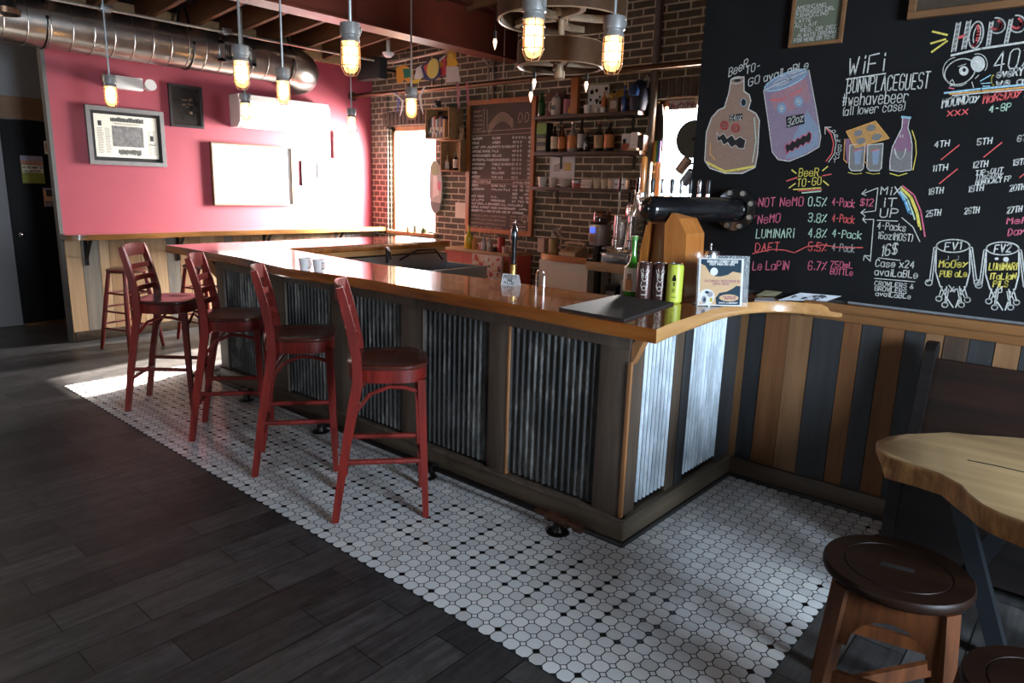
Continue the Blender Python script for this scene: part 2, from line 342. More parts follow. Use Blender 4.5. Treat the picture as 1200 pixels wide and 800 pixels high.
# chalkboard partition and the room's unseen sides
b = MB(); b.bb(-1.93, 3.3, 3.80, 3.95, 0, 4.3); b.bb(-1.75, -1.6, 3.95, 5.92, 0, 4.2); struct(b.build('wall_partition', m_darkgrey, smooth=0))
NW = (-3.2, -2.0, 1.3, 2.3); b = MB()  # unseen window opening added to the near wall for the fill lamp
for x0, x1, z0, z1 in ((-8.95, NW[0], 0, 4.3), (NW[1], 3.4, 0, 4.3), (NW[0], NW[1], 0, NW[2]), (NW[0], NW[1], NW[3], 4.3)): b.bb(x0, x1, -3.2, -3.0, z0, z1)
f = MB()
for x in (NW[0], (NW[0]+NW[1])/2-.03, NW[1]-.06): f.bb(x, x+.06, -3.15, -3.08, NW[2], NW[3])
f.bb(NW[0], NW[1], -3.15, -3.08, NW[2], NW[2]+.06); f.bb(NW[0], NW[1], -3.15, -3.08, NW[3]-.06, NW[3]); struct(f.build('window_4', m_black, smooth=0))
struct(b.build('wall_near', m_darkgrey, smooth=0))
FW = (.5, 2.5, .9, 2.7); b = MB()
for y0, y1, z0, z1 in ((-3.2, FW[0], 0, 4.3), (FW[1], 3.8, 0, 4.3), (FW[0], FW[1], 0, FW[2]), (FW[0], FW[1], FW[3], 4.3)): b.bb(3.2, 3.4, y0, y1, z0, z1)
struct(b.build('wall_front', m_darkgrey, smooth=0))
f = MB()
for y in (FW[0], FW[1]-.06): f.bb(3.25, 3.32, y, y+.06, FW[2], FW[3])
f.bb(3.25, 3.32, FW[0], FW[1], FW[2], FW[2]+.06); f.bb(3.25, 3.32, FW[0], FW[1], FW[3]-.06, FW[3])
struct(f.build('window_3', m_black, smooth=0))
# wainscot planks of the partition, cap rail and baseboard
edges = [(-1.55, 3), (876, 0), (895, 2), (923, 0), (951, 1), (987, 2), (1009, 1), (1033, 2), (1060, 0), (1084, 2), (1107, 1), (1137, 3), (1168, 2), (1199, 0)]
b = MB(); xs = [-1.58]+[ony(e[0], 397, 3.77).x for e in edges[1:]]; xs += [xs[-1]+.13*(i+1) for i in range(25)]
xs[1] = ony(875, 397, 3.77).x
cols = [1, 2, 0, 1, 2, 0, 2, 0, 2, 1, 3, 2, 1]+[rj.choice([0, 1, 2, 3]) for i in range(40)]
for i in range(len(xs)-1):
    if xs[i] < 3.19:
        b.mi = cols[i]; b.bb(xs[i]+.0015, min(xs[i+1], 3.195)-.0015, 3.765+.003*(i % 2), 3.80, .0, 1.04)
struct(b.build('trim_8', m_gw, smooth=0))
b = MB(); b.bb(-1.2, 3.2, 3.735, 3.80, 1.03, 1.075, .006); b.bb(-1.2, 3.2, 3.755, 3.80, .985, 1.03, .004); struct(b.build('trim_9', m_cap))
b = MB(); b.bb(-1.53, 3.2, 3.735, 3.765, 0.02, .115, .005); b.mi = 1; b.bb(-1.53, 3.2, 3.725, 3.765, 0, .02); struct(b.build('baseboard_right', [m_base, m_toe]))
b = MB(); b.bb(-7.555, -7.53, 2.25, 5.9, 0, .1, .005); struct(b.build('baseboard_back', m_base))

# mosaic of octagons and dots, with the lettering laid in black dots
P = .0605; OX, OY = -1.595, 1.694
T5 = {'B': '###.#..##..####.#..##..####.', 'R': '###.#..##..####.#.#.#..##..#', 'E': '#####...#...###.#...#...####', 'O': '.##.#..##..##..##..##..#.##.', 'N': '#..##..###.##.###..##..##..#',
      'P': '###.#..##..####.#...#...#...', 'L': '#...#...#...#...#...#...####', 'A': '.##.#..##..#####'+'#..##..##..#', 'C': '.##.#..##...#...#...#..#.##.', 'G': '.##.#..##...#.###..##..#.##.',
      'I': '#######', 'W': '#...##...##...##.#.##.#.##.#.#.#.#.'}
black = set()
for word, c0 in (('BONN', -40), ('PLACE', -19), ('BREWING', 7)):
    c = c0
    for ch in word:
        g = T5[ch]; wd = len(g)//7
        for r in range(7):
            for q in range(wd):
                if g[r*wd+q] == '#': black.add((c+q-30, 10-r))
        c += wd+1
for i in range(-71, 15):
    if i % 3 == 1: black.add((i, 0))
for j in range(1, 34):
    if j % 3 == 1: black.add((14, j)); black.add((-72, j))
mt = [plain('tile_white_%d' % k, c, .22, var=.04, scale=9, bump=.0) for k, c in enumerate(((.60, .60, .60), (.53, .53, .535), (.65, .645, .63), (.50, .485, .47)))]
mt += [plain('tile_black', (.006, .006, .007), .25, var=.1), plain('grout_black', (.012, .012, .012), .9)]
tr = random.Random(11); mos = MB(); mos.mi = 5
mos.add([(OX-72.5*P, OY-.5*P, .0025), (OX+15.5*P, OY-.5*P, .0025), (OX+15.5*P, OY+33.7*P, .0025), (OX-72.5*P, OY+33.7*P, .0025)], [(0, 1, 2, 3)])
h = P/2-.0022; cc = h*.50; qd = P*.5*.50-.0025
for j in range(0, 34):
    for i in range(-72, 16):
        x, y = OX+P*i, OY+P*j
        if x < -1.62 and y > 2.66: continue
        mos.add([(x-h+cc, y-h, .0042), (x+h-cc, y-h, .0042), (x+h, y-h+cc, .0042), (x+h, y+h-cc, .0042), (x+h-cc, y+h, .0042), (x-h+cc, y+h, .0042), (x-h, y+h-cc, .0042), (x-h, y-h+cc, .0042)],
                [tuple(range(8))], tr.choices([0, 1, 2, 3], [5, 4, 3, 1])[0])
        if i < 15 and j < 33:
            x += P/2; y += P/2; s_ = qd*1.0
            mos.add([(x-s_, y, .0042), (x, y-s_, .0042), (x+s_, y, .0042), (x, y+s_, .0042)], [(0, 1, 2, 3)], 4 if (i, j) in black else tr.choice([0, 2]))
struct(mos.build('floor_mosaic', mt, smooth=0, flip=False))

# ================================================================ bar
m_top = wood('varnished_slab', (.11, .030, .006), (.28, .083, .014), 'x', .55, .2, coat=.7, bump=.03, c3=(.38, .135, .027))
m_edge = wood('slab_end_grain', (.33, .145, .045), (.56, .30, .11), 'y', .6, .35, coat=.5, bump=.1)
m_post = wood('bar_post_wood', (.036, .023, .015), (.10, .068, .046), 'z', .8, .6)
m_poste = wood('lit_edge_brace_wood', (.17, .068, .022), (.32, .14, .05), 'z', .8, .6)  # orange tone paints light onto the post edge strips; also the brace wood
def corrug(name, c1, c2, c3, p1, p2, metal, rough, sc):
    m, nt, b = _nt(name); co = _co(nt, (sc, sc, sc*.28)); n = _noise(nt, co, 5, 7, .7)
    nt.links.new(_ramp(nt, n, [(0, c1), (p1, c2), (p2, c3)]), b.inputs['Base Color']); b.inputs['Metallic'].default_value = metal; b.inputs['Roughness'].default_value = rough
    _bump(nt, b, n, .15, .004); return m
m_cordark = corrug('corrugated_dark_tin', (.028, .028, .028), (.068, .067, .065), (.36, .345, .32), .50, .75, .5, .42, 2.0)
m_corblue = corrug('corrugated_pale_tin', (.085, .04, .022), (.42, .49, .55), (.60, .67, .74), .465, .555, .0, .5, 2.2)
m_corgrv = corrug('dark_groove', (.03, .018, .012), (.08, .06, .05), (.30, .30, .31), .40, .68, .0, .7, 3.0)  # darker mottled tone for the groove faces of the pale panels
def corr(x0, x1, z0, z1, y, axis, n, amp=.008):
    mb = MB(); k = int(n*8); vs = []; L = x1-x0
    for i in range(k+1):
        a = x0+L*i/k; d = amp*math.cos(2*math.pi*n*i/k)
        for z in (z0, z1): vs.append((a, y-d, z) if axis == 'x' else (y+d, a, z))
    for i in range(k+1):
        a = x0+L*i/k; d = amp*math.cos(2*math.pi*n*i/k)-.004
        for z in (z0, z1): vs.append((a, y-d, z) if axis == 'x' else (y+d, a, z))
    mi = []
    o = (k+1)*2; fs = []
    for i in range(k): fs += [(2*i, 2*i+2, 2*i+3, 2*i+1), (o+2*i, o+2*i+1, o+2*i+3, o+2*i+2), (2*i, o+2*i, o+2*i+2, 2*i+2), (2*i+1, 2*i+3, o+2*i+3, o+2*i+1)]
    mb.add(vs, fs)
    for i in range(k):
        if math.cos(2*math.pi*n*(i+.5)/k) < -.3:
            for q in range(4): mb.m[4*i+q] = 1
    return mb
bar = thing('bar_cabinet', 'bar front of rusty corrugated tin panels between dark wood posts under the long counter', 'bar', (-3.3, 2.65, 0))
YB, XE = 2.60, -1.535
b = MB(); b.bb(-5.28, -1.57, YB+.02, 2.78, 0, 1.0); b.bb(-1.68, -1.57, 2.64, 3.76, 0, 1.0); b.bb(-5.55, -5.28, 2.72, 2.78, 0, .95); b.bb(-5.36, -5.28, 2.78, 4.95, 0, .95); b.build('frame', m_toe, bar, 0)
for x0, x1 in ((-5.28, -5.17), (-4.50, -4.31), (-3.76, -3.54), (-3.07, -2.89), (-2.375, -2.245)):
    b = MB(); b.bb(x0, x1, YB-.014, YB+.02, .13, .93, .002); b.mi = 1 if x1 > -2.5 else 0; b.bb(x1, x1+.012, YB-.016, YB+.02, .13, .93, .001); b.build('post', [m_post, m_poste], bar)
b = MB(); b.bb(-1.69, XE-.004, YB-.014, YB+.02, .13, 1.0, .002); b.bb(XE-.03, XE+.006, YB-.01, YB+.10, .13, 1.0, .002); b.mi = 1; b.bb(XE-.006, XE+.012, YB-.02, YB-.004, .13, .87, .001); b.build('post', [m_post, m_poste], bar)
for x0, x1, n in ((-5.17, -4.50, 17), (-4.31, -3.76, 14), (-3.54, -3.07, 12), (-2.878, -2.375, 13), (-2.233, -1.69, 14)): corr(x0, x1, .15, .935, YB+.006, 'x', n, .010).build('corrugated_panel', [m_cordark, m_cordark], bar, 60)
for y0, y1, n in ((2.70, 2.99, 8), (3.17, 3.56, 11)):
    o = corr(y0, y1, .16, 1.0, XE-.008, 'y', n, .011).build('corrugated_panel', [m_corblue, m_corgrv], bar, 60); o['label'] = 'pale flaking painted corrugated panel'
for y0, y1 in ((2.99, 3.075), (3.085, 3.17), (3.56, 3.74)): MB().bb(XE-.03, XE+.008, y0, y1, .13, 1.0, .002).build('post', [m_post, m_gw[2]][int(y0 > 3.08)], bar)
b = MB(); b.bb(-5.28, XE, YB-.018, YB+.02, .925, 1.0, .002); b.build('top_rail', m_post, bar)
b = MB(); b.bb(-5.28, XE+.02, YB-.03, YB+.02, .025, .118, .003); b.mi = 1; b.bb(-5.28, XE+.026, YB-.036, YB+.02, .118, .135, .003)
b.mi = 2; b.bb(-5.28, XE+.032, YB-.043, YB+.02, 0, .025, .002); b.build('baseboard', [m_base, m_post, m_toe], bar)
b = MB(); b.bb(XE-.02, XE+.03, YB-.025, 3.735, .025, .118, .003); b.mi = 1; b.bb(XE-.02, XE+.036, YB-.03, 3.735, .118, .135, .003)
b.mi = 2; b.bb(XE-.02, XE+.042, YB-.037, 3.735, 0, .025, .002); b.build('baseboard', [m_basey, m_basey, m_toe], bar)
# sloping braces to the overhang
def brace(x0, y, z0, dx, wd, dep=.07):
    return MB().prism([(x0, y, z0), (x0, y, z0+.10), (x0+dx*.9, y, 1.003), (x0+dx*1.55, y, 1.003)], (0, 1, 0), wd)
brace(XE+.004, YB-.012, .855, .045, .05).build('brace', m_poste, bar)
brace(-5.285, 2.62, .80, -.26, .09).build('brace', m_poste, bar)

# counter slab: long run, left return and live-edge right end
def wob(a, s): return .012*math.sin(a*2.1+s)+.007*math.sin(a*5.3+s*2)
front = [(x, 2.462+(wob(x, .4) if -5.7 < x < -1.6 else 0)-(.05 if -4.6 < x < -3.3 else 0)*math.sin((x+4.6)/1.3*math.pi)) for x in [-5.86+.15*i for i in range(30)]]
right = [(-1.346, 2.458), (-1.368, 2.6), (-1.385, 2.78), (-1.398, 2.943), (-1.413, 3.12), (-1.416, 3.3), (-1.402, 3.431), (-1.36, 3.56), (-1.305, 3.645), (-1.22, 3.70), (-1.13, 3.725), (-1.04, 3.742), (-.99, 3.77), (-1.0, 3.792)]
inner = [(-1.92, 3.795), (-1.95, 3.10), (-2.3, 3.085), (-3.2, 3.05), (-3.9, 3.02), (-5.0, 3.10), (-5.13, 3.14), (-5.15, 3.7), (-5.12, 4.4), (-5.10, 4.93), (-5.86, 4.95), (-5.875, 4.2), (-5.85, 3.4), (-5.88, 2.9)]
poly = front+right+inner
ct = MB(); k = len(poly); lvl = [(0, 1.004), (.004, 1.012), (.0, 1.05), (-.006, 1.062)]
cx, cy = -3.5, 2.8
def inset(p, i, d):
    a = Vector(poly[i-1]); c2 = Vector(poly[(i+1) % k]); t = (c2-a).normalized(); return (p[0]+t.y*d, p[1]-t.x*d)
vs = []; fs = []
for d, z in lvl:
    for i, p in enumerate(poly): q = inset(p, i, d); vs.append((q[0], q[1], z))
ct.add(vs, [tuple(range(k))[::-1], tuple(range(3*k, 4*k))], 0)
sides = []
for l in range(3):
    for i in range(k): ct.f.append((l*k+i, l*k+(i+1) % k, (l+1)*k+(i+1) % k, (l+1)*k+i)); ct.m.append(1 if 30 <= i < 43 else 0)
tag(ct.build('bar_counter', [m_top, m_edge], None, 30), 'long varnished live-edge slab counter running across the bar with a bent left return', 'counter')
b = MB(); b.bb(-5.84, -5.16, 2.9, 4.93, .955, 1.002, .003); tag(b.build('apron_board', m_edge), 'pale plank layer under the left return of the bar counter', 'board')

# black foot rail with pipe feet
m_iron = plain('black_iron', (.018, .015, .014), .38, .7, var=.3)
m_litpipe = plain('lit_pipe_end', (.10, .045, .028), .35, .7, var=.4)  # brown tone paints daylight onto the near tee and end cap
fr = thing('foot_rail', 'black pipe foot rail running low along the bar front', 'foot rail', (-3.3, 2.46, 0))
RY, RZ = 2.475, .075
MB().tube((-5.2, RY, RZ), (-1.93, RY, RZ), .017).build('pipe', m_iron, fr)
for x in (-1.80, -2.72, -3.75, -4.7):
    fl = MB().lathe([(.055, 0), (.055, .008), (.03, .014), (.022, .03), (.022, .06)], (x, RY, 0)).build('floor_flange', m_iron, fr)
    b = MB().tube((x-.055, RY, RZ), (x+.055, RY, RZ), .026); b.tube((x-.06, RY, RZ), (x-.045, RY, RZ), .031).tube((x+.045, RY, RZ), (x+.06, RY, RZ), .031).build('tee', m_litpipe if x > -2 else m_iron, fr)
b = MB().tube((-1.93, RY, RZ), (-1.70, RY, RZ), .019); b.tube((-1.70, RY, RZ), (-1.665, RY, RZ), .03).build('end_cap', m_litpipe, fr)

# ================================================================ bar stools
m_mahog = wood('mahogany_stain', (.082, .0065, .0048), (.20, .016, .0095), 'z', 1.2, .4, coat=.08, bump=.05, spec=.35)
m_mseat = wood('mahogany_seat', (.035, .008, .006), (.10, .022, .014), 'y', 1.2, .28, coat=.5, bump=.05)
def bar_chair():
    t = thing('bar_chair', '-', 'bar stool')
    W = .185; F0 = -.217          # y of the back foot
    for s in (-1, 1):
        prof = [(0, 0), (.047, .314), (.087, .525), (.118, .69), (.115, .81), (.090, .95), (.056, 1.09), (.045, 1.135)]
        wd = [.034, .04, .044, .046, .044, .04, .036, .03]
        b = MB(); b.strip([(s*(W-.012*(z > .7)*(z-.7)/.43), F0+y, z) for y, z in prof], .030, wd, (1, 0, 0)); b.build('back_leg', m_mahog, t, 25)
    for s in (-1, 1):
        b = MB(); b.strip([(s*.178, .217, 0), (s*.172, .205, .35), (s*.165, .195, .70)], [.028, .034, .036], [.028, .034, .036], (1, 0, 0)); b.build('front_leg', m_mahog, t, 25)
    out = []; n = 28
    for i in range(n):
        q = 2*math.pi*i/n; c, s_ = math.cos(q), math.sin(q)
        r = 1/((abs(c)**3.2+abs(s_)**3.2)**(1/3.2)); out.append((r*c*.198*(1.0+.06*s_), .04+r*s_*.186))
    b = MB(); b.pz(out, .69, .752); b.build('seat_apron', m_mahog, t, 35)
    b = MB(); vs = []
    rings = [(1.02, .752), (1.045, .758), (1.04, .770), (1.0, .775), (.7, .766), (.35, .762)]
    for sc_, z in rings: vs += [(x*sc_, .04+(y-.04)*sc_, z) for x, y in out]
    fs = [tuple(range(n))[::-1], tuple((len(rings)-1)*n+i for i in range(n))]
    for l in range(len(rings)-1): fs += [(l*n+i, l*n+(i+1) % n, (l+1)*n+(i+1) % n, (l+1)*n+i) for i in range(n)]
    b.add(vs, fs); b.build('seat', m_mseat, t, 50)
    def slat(z0, z1, yb, dz=0):
        b = MB(); k = 9; vs = []
        for i in range(k):
            u = i/(k-1)*2-1; y = F0+yb-.034*(1-u*u)
            for yy, zz in ((y-.008, z0-.0*u), (y+.008, z0), (y+.008, z1+dz*(1-u*u)), (y-.008, z1+dz*(1-u*u))): vs.append((u*(W-.016), yy, zz))
        fs = [(0, 1, 2, 3), ((k-1)*4+3, (k-1)*4+2, (k-1)*4+1, (k-1)*4)]
        for i in range(k-1): fs += [(i*4+j, i*4+(j+1) % 4, i*4+4+(j+1) % 4, i*4+4+j) for j in range(4)]
        b.add(vs, fs); return b
    slat(1.06, 1.135, .055, .012).build('top_rail', m_mahog, t, 40)
    for z, y in ((.99, .080), (.91, .098), (.84, .11)): slat(z-.017, z+.017, y).build('slat', m_mahog, t, 40)
    for s in (-1, 1):
        MB().tube((s*.178, F0+.05, .30), (s*.175, .205, .295), .014, n=8).build('stretcher', m_mahog, t)
        MB().path([(s*.172, F0+.053, .40), (s*.17, F0+.10, .54), (s*.168, F0+.17, .63), (s*.166, F0+.26, .665), (s*.165, F0+.33, .66), (s*.165, F0+.405, .637)], .010, 8).build('bentwood_arch', m_mahog, t)
    MB().tube((-.176, .21, .24), (.176, .21, .24), .015, n=8).build('foot_bar', m_mahog, t)
    MB().tube((-.178, F0+.05, .24), (.178, F0+.05, .24), .013, n=8).build('stretcher', m_mahog, t)
    MB().path([(-.17, .2, .45), (-.12, .2, .60), (0, .2, .66), (.12, .2, .60), (.17, .2, .45)], .009, 8).build('bentwood_arch', m_mahog, t)
    return t
CH = [((-2.636, 1.805), (-2.366, 2.145), 'red-stained wooden bar stool with ladder back nearest the bar corner'),
      ((-3.397, 1.82), (-3.151, 2.167), 'second red wooden bar stool with back from the bar corner'),
      ((-4.153, 1.825), (-3.90, 2.16), 'third red wooden bar stool with back from the bar corner, partly behind another'),
      ((-5.016, 1.779), (-4.73, 2.085), 'red wooden bar stool with ladder back farthest from the bar corner, at the counter tip')]
ch0 = bar_chair()
for i, (bk, ft, lab) in enumerate(CH):
    bk = Vector((*bk, 0)); ft = Vector((*ft, 0)); u = (ft-bk).normalized(); rz = math.atan2(u.y, u.x)-math.pi/2
    c = (bk+ft)/2+Vector((-u.y, u.x, 0))*.18; c.z = .0045
    if i == 0: ch0.location = c; ch0.rotation_euler = (0, 0, rz); ch0['label'] = lab; ch0['group'] = 'ladder-back stools along the bar'
    else: dup(ch0, c, rz, lab, 'ladder-back stools along the bar')

def round_stool(lab, loc, rz, group):
    t = thing('round_stool', lab, 'stool', group=group)
    MB().lathe([(.0, .725), (.155, .725), (.17, .735), (.172, .75), (.16, .758), (.0, .752)]).build('seat', m_mseat, t, 50)
    tp = [Vector((.105*c, .105*s, .728)) for c, s in ((1, 1), (-1, 1), (-1, -1), (1, -1))]; ft = [Vector((.185*c, .185*s, 0)) for c, s in ((1, 1), (-1, 1), (-1, -1), (1, -1))]
    for a, f in zip(tp, ft): MB().path([f, f.lerp(a, .25), f.lerp(a, .6), a], [.015, .02, .021, .017], 12).build('leg', m_mahog, t)
    for z, ks in ((.20, (0, 2)), (.24, (1, 3)), (.36, (0, 2)), (.40, (1, 3)), (.53, (0, 1, 2, 3))):
        for k in ks: MB().tube(ft[k].lerp(tp[k], z/.728), ft[(k+1) % 4].lerp(tp[(k+1) % 4], z/.728), .0095, n=8).build('rung', m_mahog, t)
    t.location = loc; t.rotation_euler = (0, 0, rz); return t
rs = round_stool('red backless round stool at the left end of the wall ledge', (-6.98, 2.56, 0), math.radians(18), 'backless stools at the wall ledge')
dup(rs, (-6.92, 3.24, 0), math.radians(10), 'red backless round stool under the ledge, in front of the sunlit planks', 'backless stools at the wall ledge')

def arch_stool(lab, cat_loc, rz, sz, group, mat_s, mat_l, scr=1.0):
    t = thing('arch_stool', lab, 'stool', group=group)
    R = .192*scr
    b = MB().lathe([(0, sz-.034), (R*.95, sz-.034), (R*.99, sz-.028), (R, sz-.018), (R*.995, sz-.006), (R*.975, sz), (R*.72, sz), (R*.715, sz-.002), (R*.70, sz-.002), (R*.695, sz), (0, sz-.001)], n=40)
    b.build('seat', mat_s, t, 50)
    MB().box((0, 0, sz-.0005), (.085*scr, .02*scr, .003), None, .001).build('hand_hole', m_toe, t)
    zt = sz-.034; a, f = .122*scr, .160*scr
    cs = ((1, 1), (-1, 1), (-1, -1), (1, -1))
    tp = [Vector((a*c, a*s, zt)) for c, s in cs]; ft = [Vector((f*c, f*s, 0)) for c, s in cs]
    for p, q in zip(tp, ft):
        d = (p-q).normalized(); b = MB(); rad = Vector((q.x, q.y, 0)).normalized(); b.strip([q, q.lerp(p, .5), p], [.042, .046, .05], [.036, .038, .04], Vector((-rad.y, rad.x, 0)).normalized()); b.build('leg', mat_l, t, 25)
    for k in range(4):
        A, B2 = tp[k], tp[(k+1) % 4]; hh = .16*scr; nrm = ((A+B2)/2); nrm.z = 0; nrm.normalize()
        A2, B3 = A.lerp(ft[k], hh/zt), B2.lerp(ft[(k+1) % 4], hh/zt); pts = [A, B2, B3]
        for i in range(9):
            q = math.pi*i/8; u = .5+.36*math.cos(q); base = A2.lerp(B3, u); base.z += hh*.62*math.sin(q); pts.append(base)
        pts.append(A2); MB().prism(pts, nrm, .02).build('arched_apron', mat_l, t, 25)
    for k in (0, 2): MB().strip([ft[k].lerp(tp[k], .42), ft[(k+1) % 4].lerp(tp[(k+1) % 4], .42)], .04, .018, (0, 0, 1)).build('stretcher', mat_l, t, 25)
    MB().strip([ft[0].lerp(tp[0], .30), ft[2].lerp(tp[2], .30)], .05, .018, (0, 0, 1)).build('stretcher', mat_l, t, 25)
    t.location = cat_loc; t.rotation_euler = (0, 0, rz); return t
m_walnut = wood('walnut_seat', (.006, .003, .0022), (.020, .008, .0045), 'x', .9, .42, coat=.0, bump=.06, spec=.15)
m_wleg = wood('walnut_leg', (.035, .011, .004), (.12, .038, .012), 'z', .9, .45, coat=.05, bump=.06, spec=.25)
arch_stool('dark brown low stool with arched apron, whole seat in view beside the slab table', (-.345, 2.20, 0), math.radians(12), .53, 'arch-legged stools', m_walnut, m_wleg, 1.06)
c2 = onz(1232, 812, .53); arch_stool('dark brown low stool cut off at the bottom right corner', (c2.x, c2.y, 0), math.radians(35), .53, 'arch-legged stools', m_walnut, m_wleg, .9)
arch_stool('tall dark stool with arched apron behind the left end of the bar', (-5.60, 3.02, 0), math.radians(20), .745, 'arch-legged stools', m_walnut, m_walnut, .9)

# ================================================================ slab table, pew
m_slab = wood('pale_slab_wood', (.26, .16, .072), (.46, .31, .155), 'x', .5, .4, coat=.25, bump=.06)
m_bark = wood('slab_bark_edge', (.12, .04, .012), (.52, .25, .08), 'z', 1.1, .6, bump=.3)
tb = thing('slab_table', 'live-edge pale wood slab table on black crossed legs in front of the dark pew', 'table', (-.1, 2.65, 0))
op = [(-.55, 2.68), (-.535, 2.76), (-.49, 2.84), (-.44, 2.90), (-.38, 2.98), (-.30, 3.02), (-.2, 3.09), (-.13, 3.13), (-.05, 3.12), (.05, 3.2), (.3, 3.22), (.5, 3.1), (.58, 2.85), (.5, 2.5), (.35, 2.3), (.15, 2.2), (.0, 2.205), (-.07, 2.26), (-.13, 2.275), (-.18, 2.31), (-.225, 2.375), (-.25, 2.43), (-.32, 2.49), (-.40, 2.515), (-.48, 2.535), (-.53, 2.60)]
b = MB(); k = len(op); vs = []
for sc_, z in ((.965, .672), (.985, .70), (1.0, .735), (.995, .745), (.985, .75)):
    vs += [(-.0+(x+.0)*sc_+(.012*math.sin(i*2.3) if z < .72 else 0), 2.7+(y-2.7)*sc_+(.012*math.cos(i*1.7) if z < .72 else 0), z) for i, (x, y) in enumerate(op)]
b.add(vs, [tuple(range(k))[::-1], tuple(range(4*k, 5*k))], 0)
for l in range(4):
    for i in range(k): b.f.append((l*k+i, l*k+(i+1) % k, (l+1)*k+(i+1) % k, (l+1)*k+i)); b.m.append(1 if l < 3 else 0)
b.build('tabletop', [m_slab, m_bark], tb, 45)
b = MB(); b.path([(-.27, 2.69, .7505), (-.19, 2.70, .7508), (-.1, 2.70, .7505)], .0025, 6); b.path([(-.05, 2.72, .7505), (.1, 2.74, .7508), (.2, 2.75, .7505)], .003, 6); b.build('crack', m_toe, tb)
m_navy = plain('black_painted_leg', (.008, .010, .013), .45, var=.2)
for xx in (-.20, .34):
    for s in (-1, 1):
        b = MB(); b.strip([(xx-s*.125, 2.84+s*.028, 0), (xx+s*.125, 2.84+s*.028, .672)], .055, .055, (0, 1, 0)); b.build('leg', m_navy, tb, 25)
MB().bb(-.34, .48, 2.80, 2.88, .640, .672).build('cleat', m_navy, tb)
pw = thing('pew', 'dark stained wooden pew with tall end panel along the striped wood wall', 'bench', (.3, 3.5, 0))
m_pew = wood('pew_dark_wood', (.005, .0045, .0045), (.014, .010, .009), 'x', .7, .5, coat=.0, bump=.05, spec=.15)
m_pewr = wood('pew_reddish_wood', (.006, .0045, .004), (.026, .011, .007), 'x', .5, .55, bump=.05, spec=.15)
ep = [(3.72, 0), (3.72, .93), (3.69, .965), (3.63, .965), (3.60, .93), (3.57, .70), (3.52, .55), (3.42, .50), (3.30, .495), (3.26, .46), (3.28, .3), (3.27, 0)]
MB().prism([(-.60, y, z) for y, z in ep], (1, 0, 0), .045).build('end_panel', m_pew, pw, 30)
MB().prism([(1.30, y, z) for y, z in ep], (1, 0, 0), .045).build('end_panel', m_pew, pw, 30)
MB().strip([(-.555, 3.575, .42), (-.555, 3.655, .90)], .02, .02, (0, 1, 0))
b = MB(); b.prism([(-.556, 3.55, .43), (-.556, 3.575, .43), (-.556, 3.675, .89), (-.556, 3.65, .89)], (1, 0, 0), 1.858); b.build('back', m_pewr, pw, 0)
MB().prism([(-.556, 3.27, .43), (-.556, 3.57, .41), (-.556, 3.57, .44), (-.556, 3.27, .46)], (1, 0, 0), 1.858).build('seat', m_pew, pw, 0)
MB().bb(-.556, 1.3, 3.30, 3.32, .05, .43).build('front_board', m_pew, pw, 0)

# ================================================================ wall ledge
b = MB(); lp = [(-7.578, 2.21), (-7.30, 2.19)]+[(-7.275+.018*math.sin(y*3.1)+.01*math.sin(y*7), y) for y in [2.3+.15*i for i in range(25)]]+[(-7.578, 5.915)]
b.pz(lp, 1.005, 1.055); lg = thing('wall_ledge', 'narrow varnished live-edge drinking ledge along the raspberry wall', 'ledge', (-7.45, 4, .7)); b.build('ledge_slab', wood('ledge_varnish', (.12, .05, .015), (.30, .14, .045), 'y', .6, .15, coat=1, bump=.03), lg, 30)
for y in (2.42, 3.3, 4.3, 5.3):
    b = MB(); b.strip([(-7.55, y, .74), (-7.55, y, 1.0), ], .035, .008, (0, 1, 0)); b.strip([(-7.55, y, .999), (-7.34, y, .999)], .035, .008, (0, 1, 0)); b.strip([(-7.545, y, .82), (-7.40, y, .995)], .03, .008, (0, 1, 0)); b.build('bracket', m_iron, lg, 0)

# ================================================================ beam, duct, conduit, rail
m_beam = plain('oxide_red_steel', (.13, .022, .010), .42, var=.15, scale=5)
zb = 2.885
bm_ = MB(); xb = -5.12; prof = [(-.11, 0), (.11, 0), (.11, .016), (.010, .024), (.010, .40), (.11, .408), (.11, .424), (-.11, .424), (-.11, .408), (-.010, .40), (-.010, .024), (-.11, .016)]
bm_.prism([(xb+x, -2.9, zb+z) for x, z in prof], (0, 1, 0), 8.8); tag(bm_.build('steel_beam', m_beam, None, 20), 'dark red steel I-beam crossing the ceiling', 'beam')
m_duct = plain('galvanised_duct', (.52, .50, .46), .30, 1, var=.16, scale=6, bump=.03)
m_seam = plain('duct_seam', (.42, .41, .39), .35, 1)
du = thing('air_duct', 'fat galvanised spiral duct along the top of the raspberry wall', 'duct', (-7.2, 3, 2.65))
cv = [(-7.2, 1.0, 2.85), (-7.2, 4.45, 2.85)]+[(-7.2-.33*(1-math.cos(q)), 4.45+.33*math.sin(q), 2.85-.06*math.sin(q)) for q in [math.pi/2*i/8 for i in range(1, 9)]]+[(-7.579, 4.78, 2.79)]
MB().path(cv, .205, 36).build('tube', m_duct, du, 50)
for y in [1.0+.165*i for i in range(22)]:
    MB().torus((-7.2, y, 2.85), .206, .0045, 36, 6, Matrix.Rotation(math.pi/2, 3, 'X')).build('seam', m_seam, du)
for y in (2.13, 3.35, 4.42): 
    b = MB(); b.path([(-7.2-.212*math.cos(q), y, 2.85-.212*math.sin(q)) for q in [math.pi*i/16 for i in range(17)]], .006, 6); 
    for s in (-1, 1): b.strip([(-7.2+s*.212, y, 2.85), (-7.2+s*.06, y, 3.2)], .025, .004, (0, 1, 0))
    b.build('hanger_strap', m_iron, du)
gr = MB(); y0, y1 = 3.60, 3.98; xg = -7.2+.195
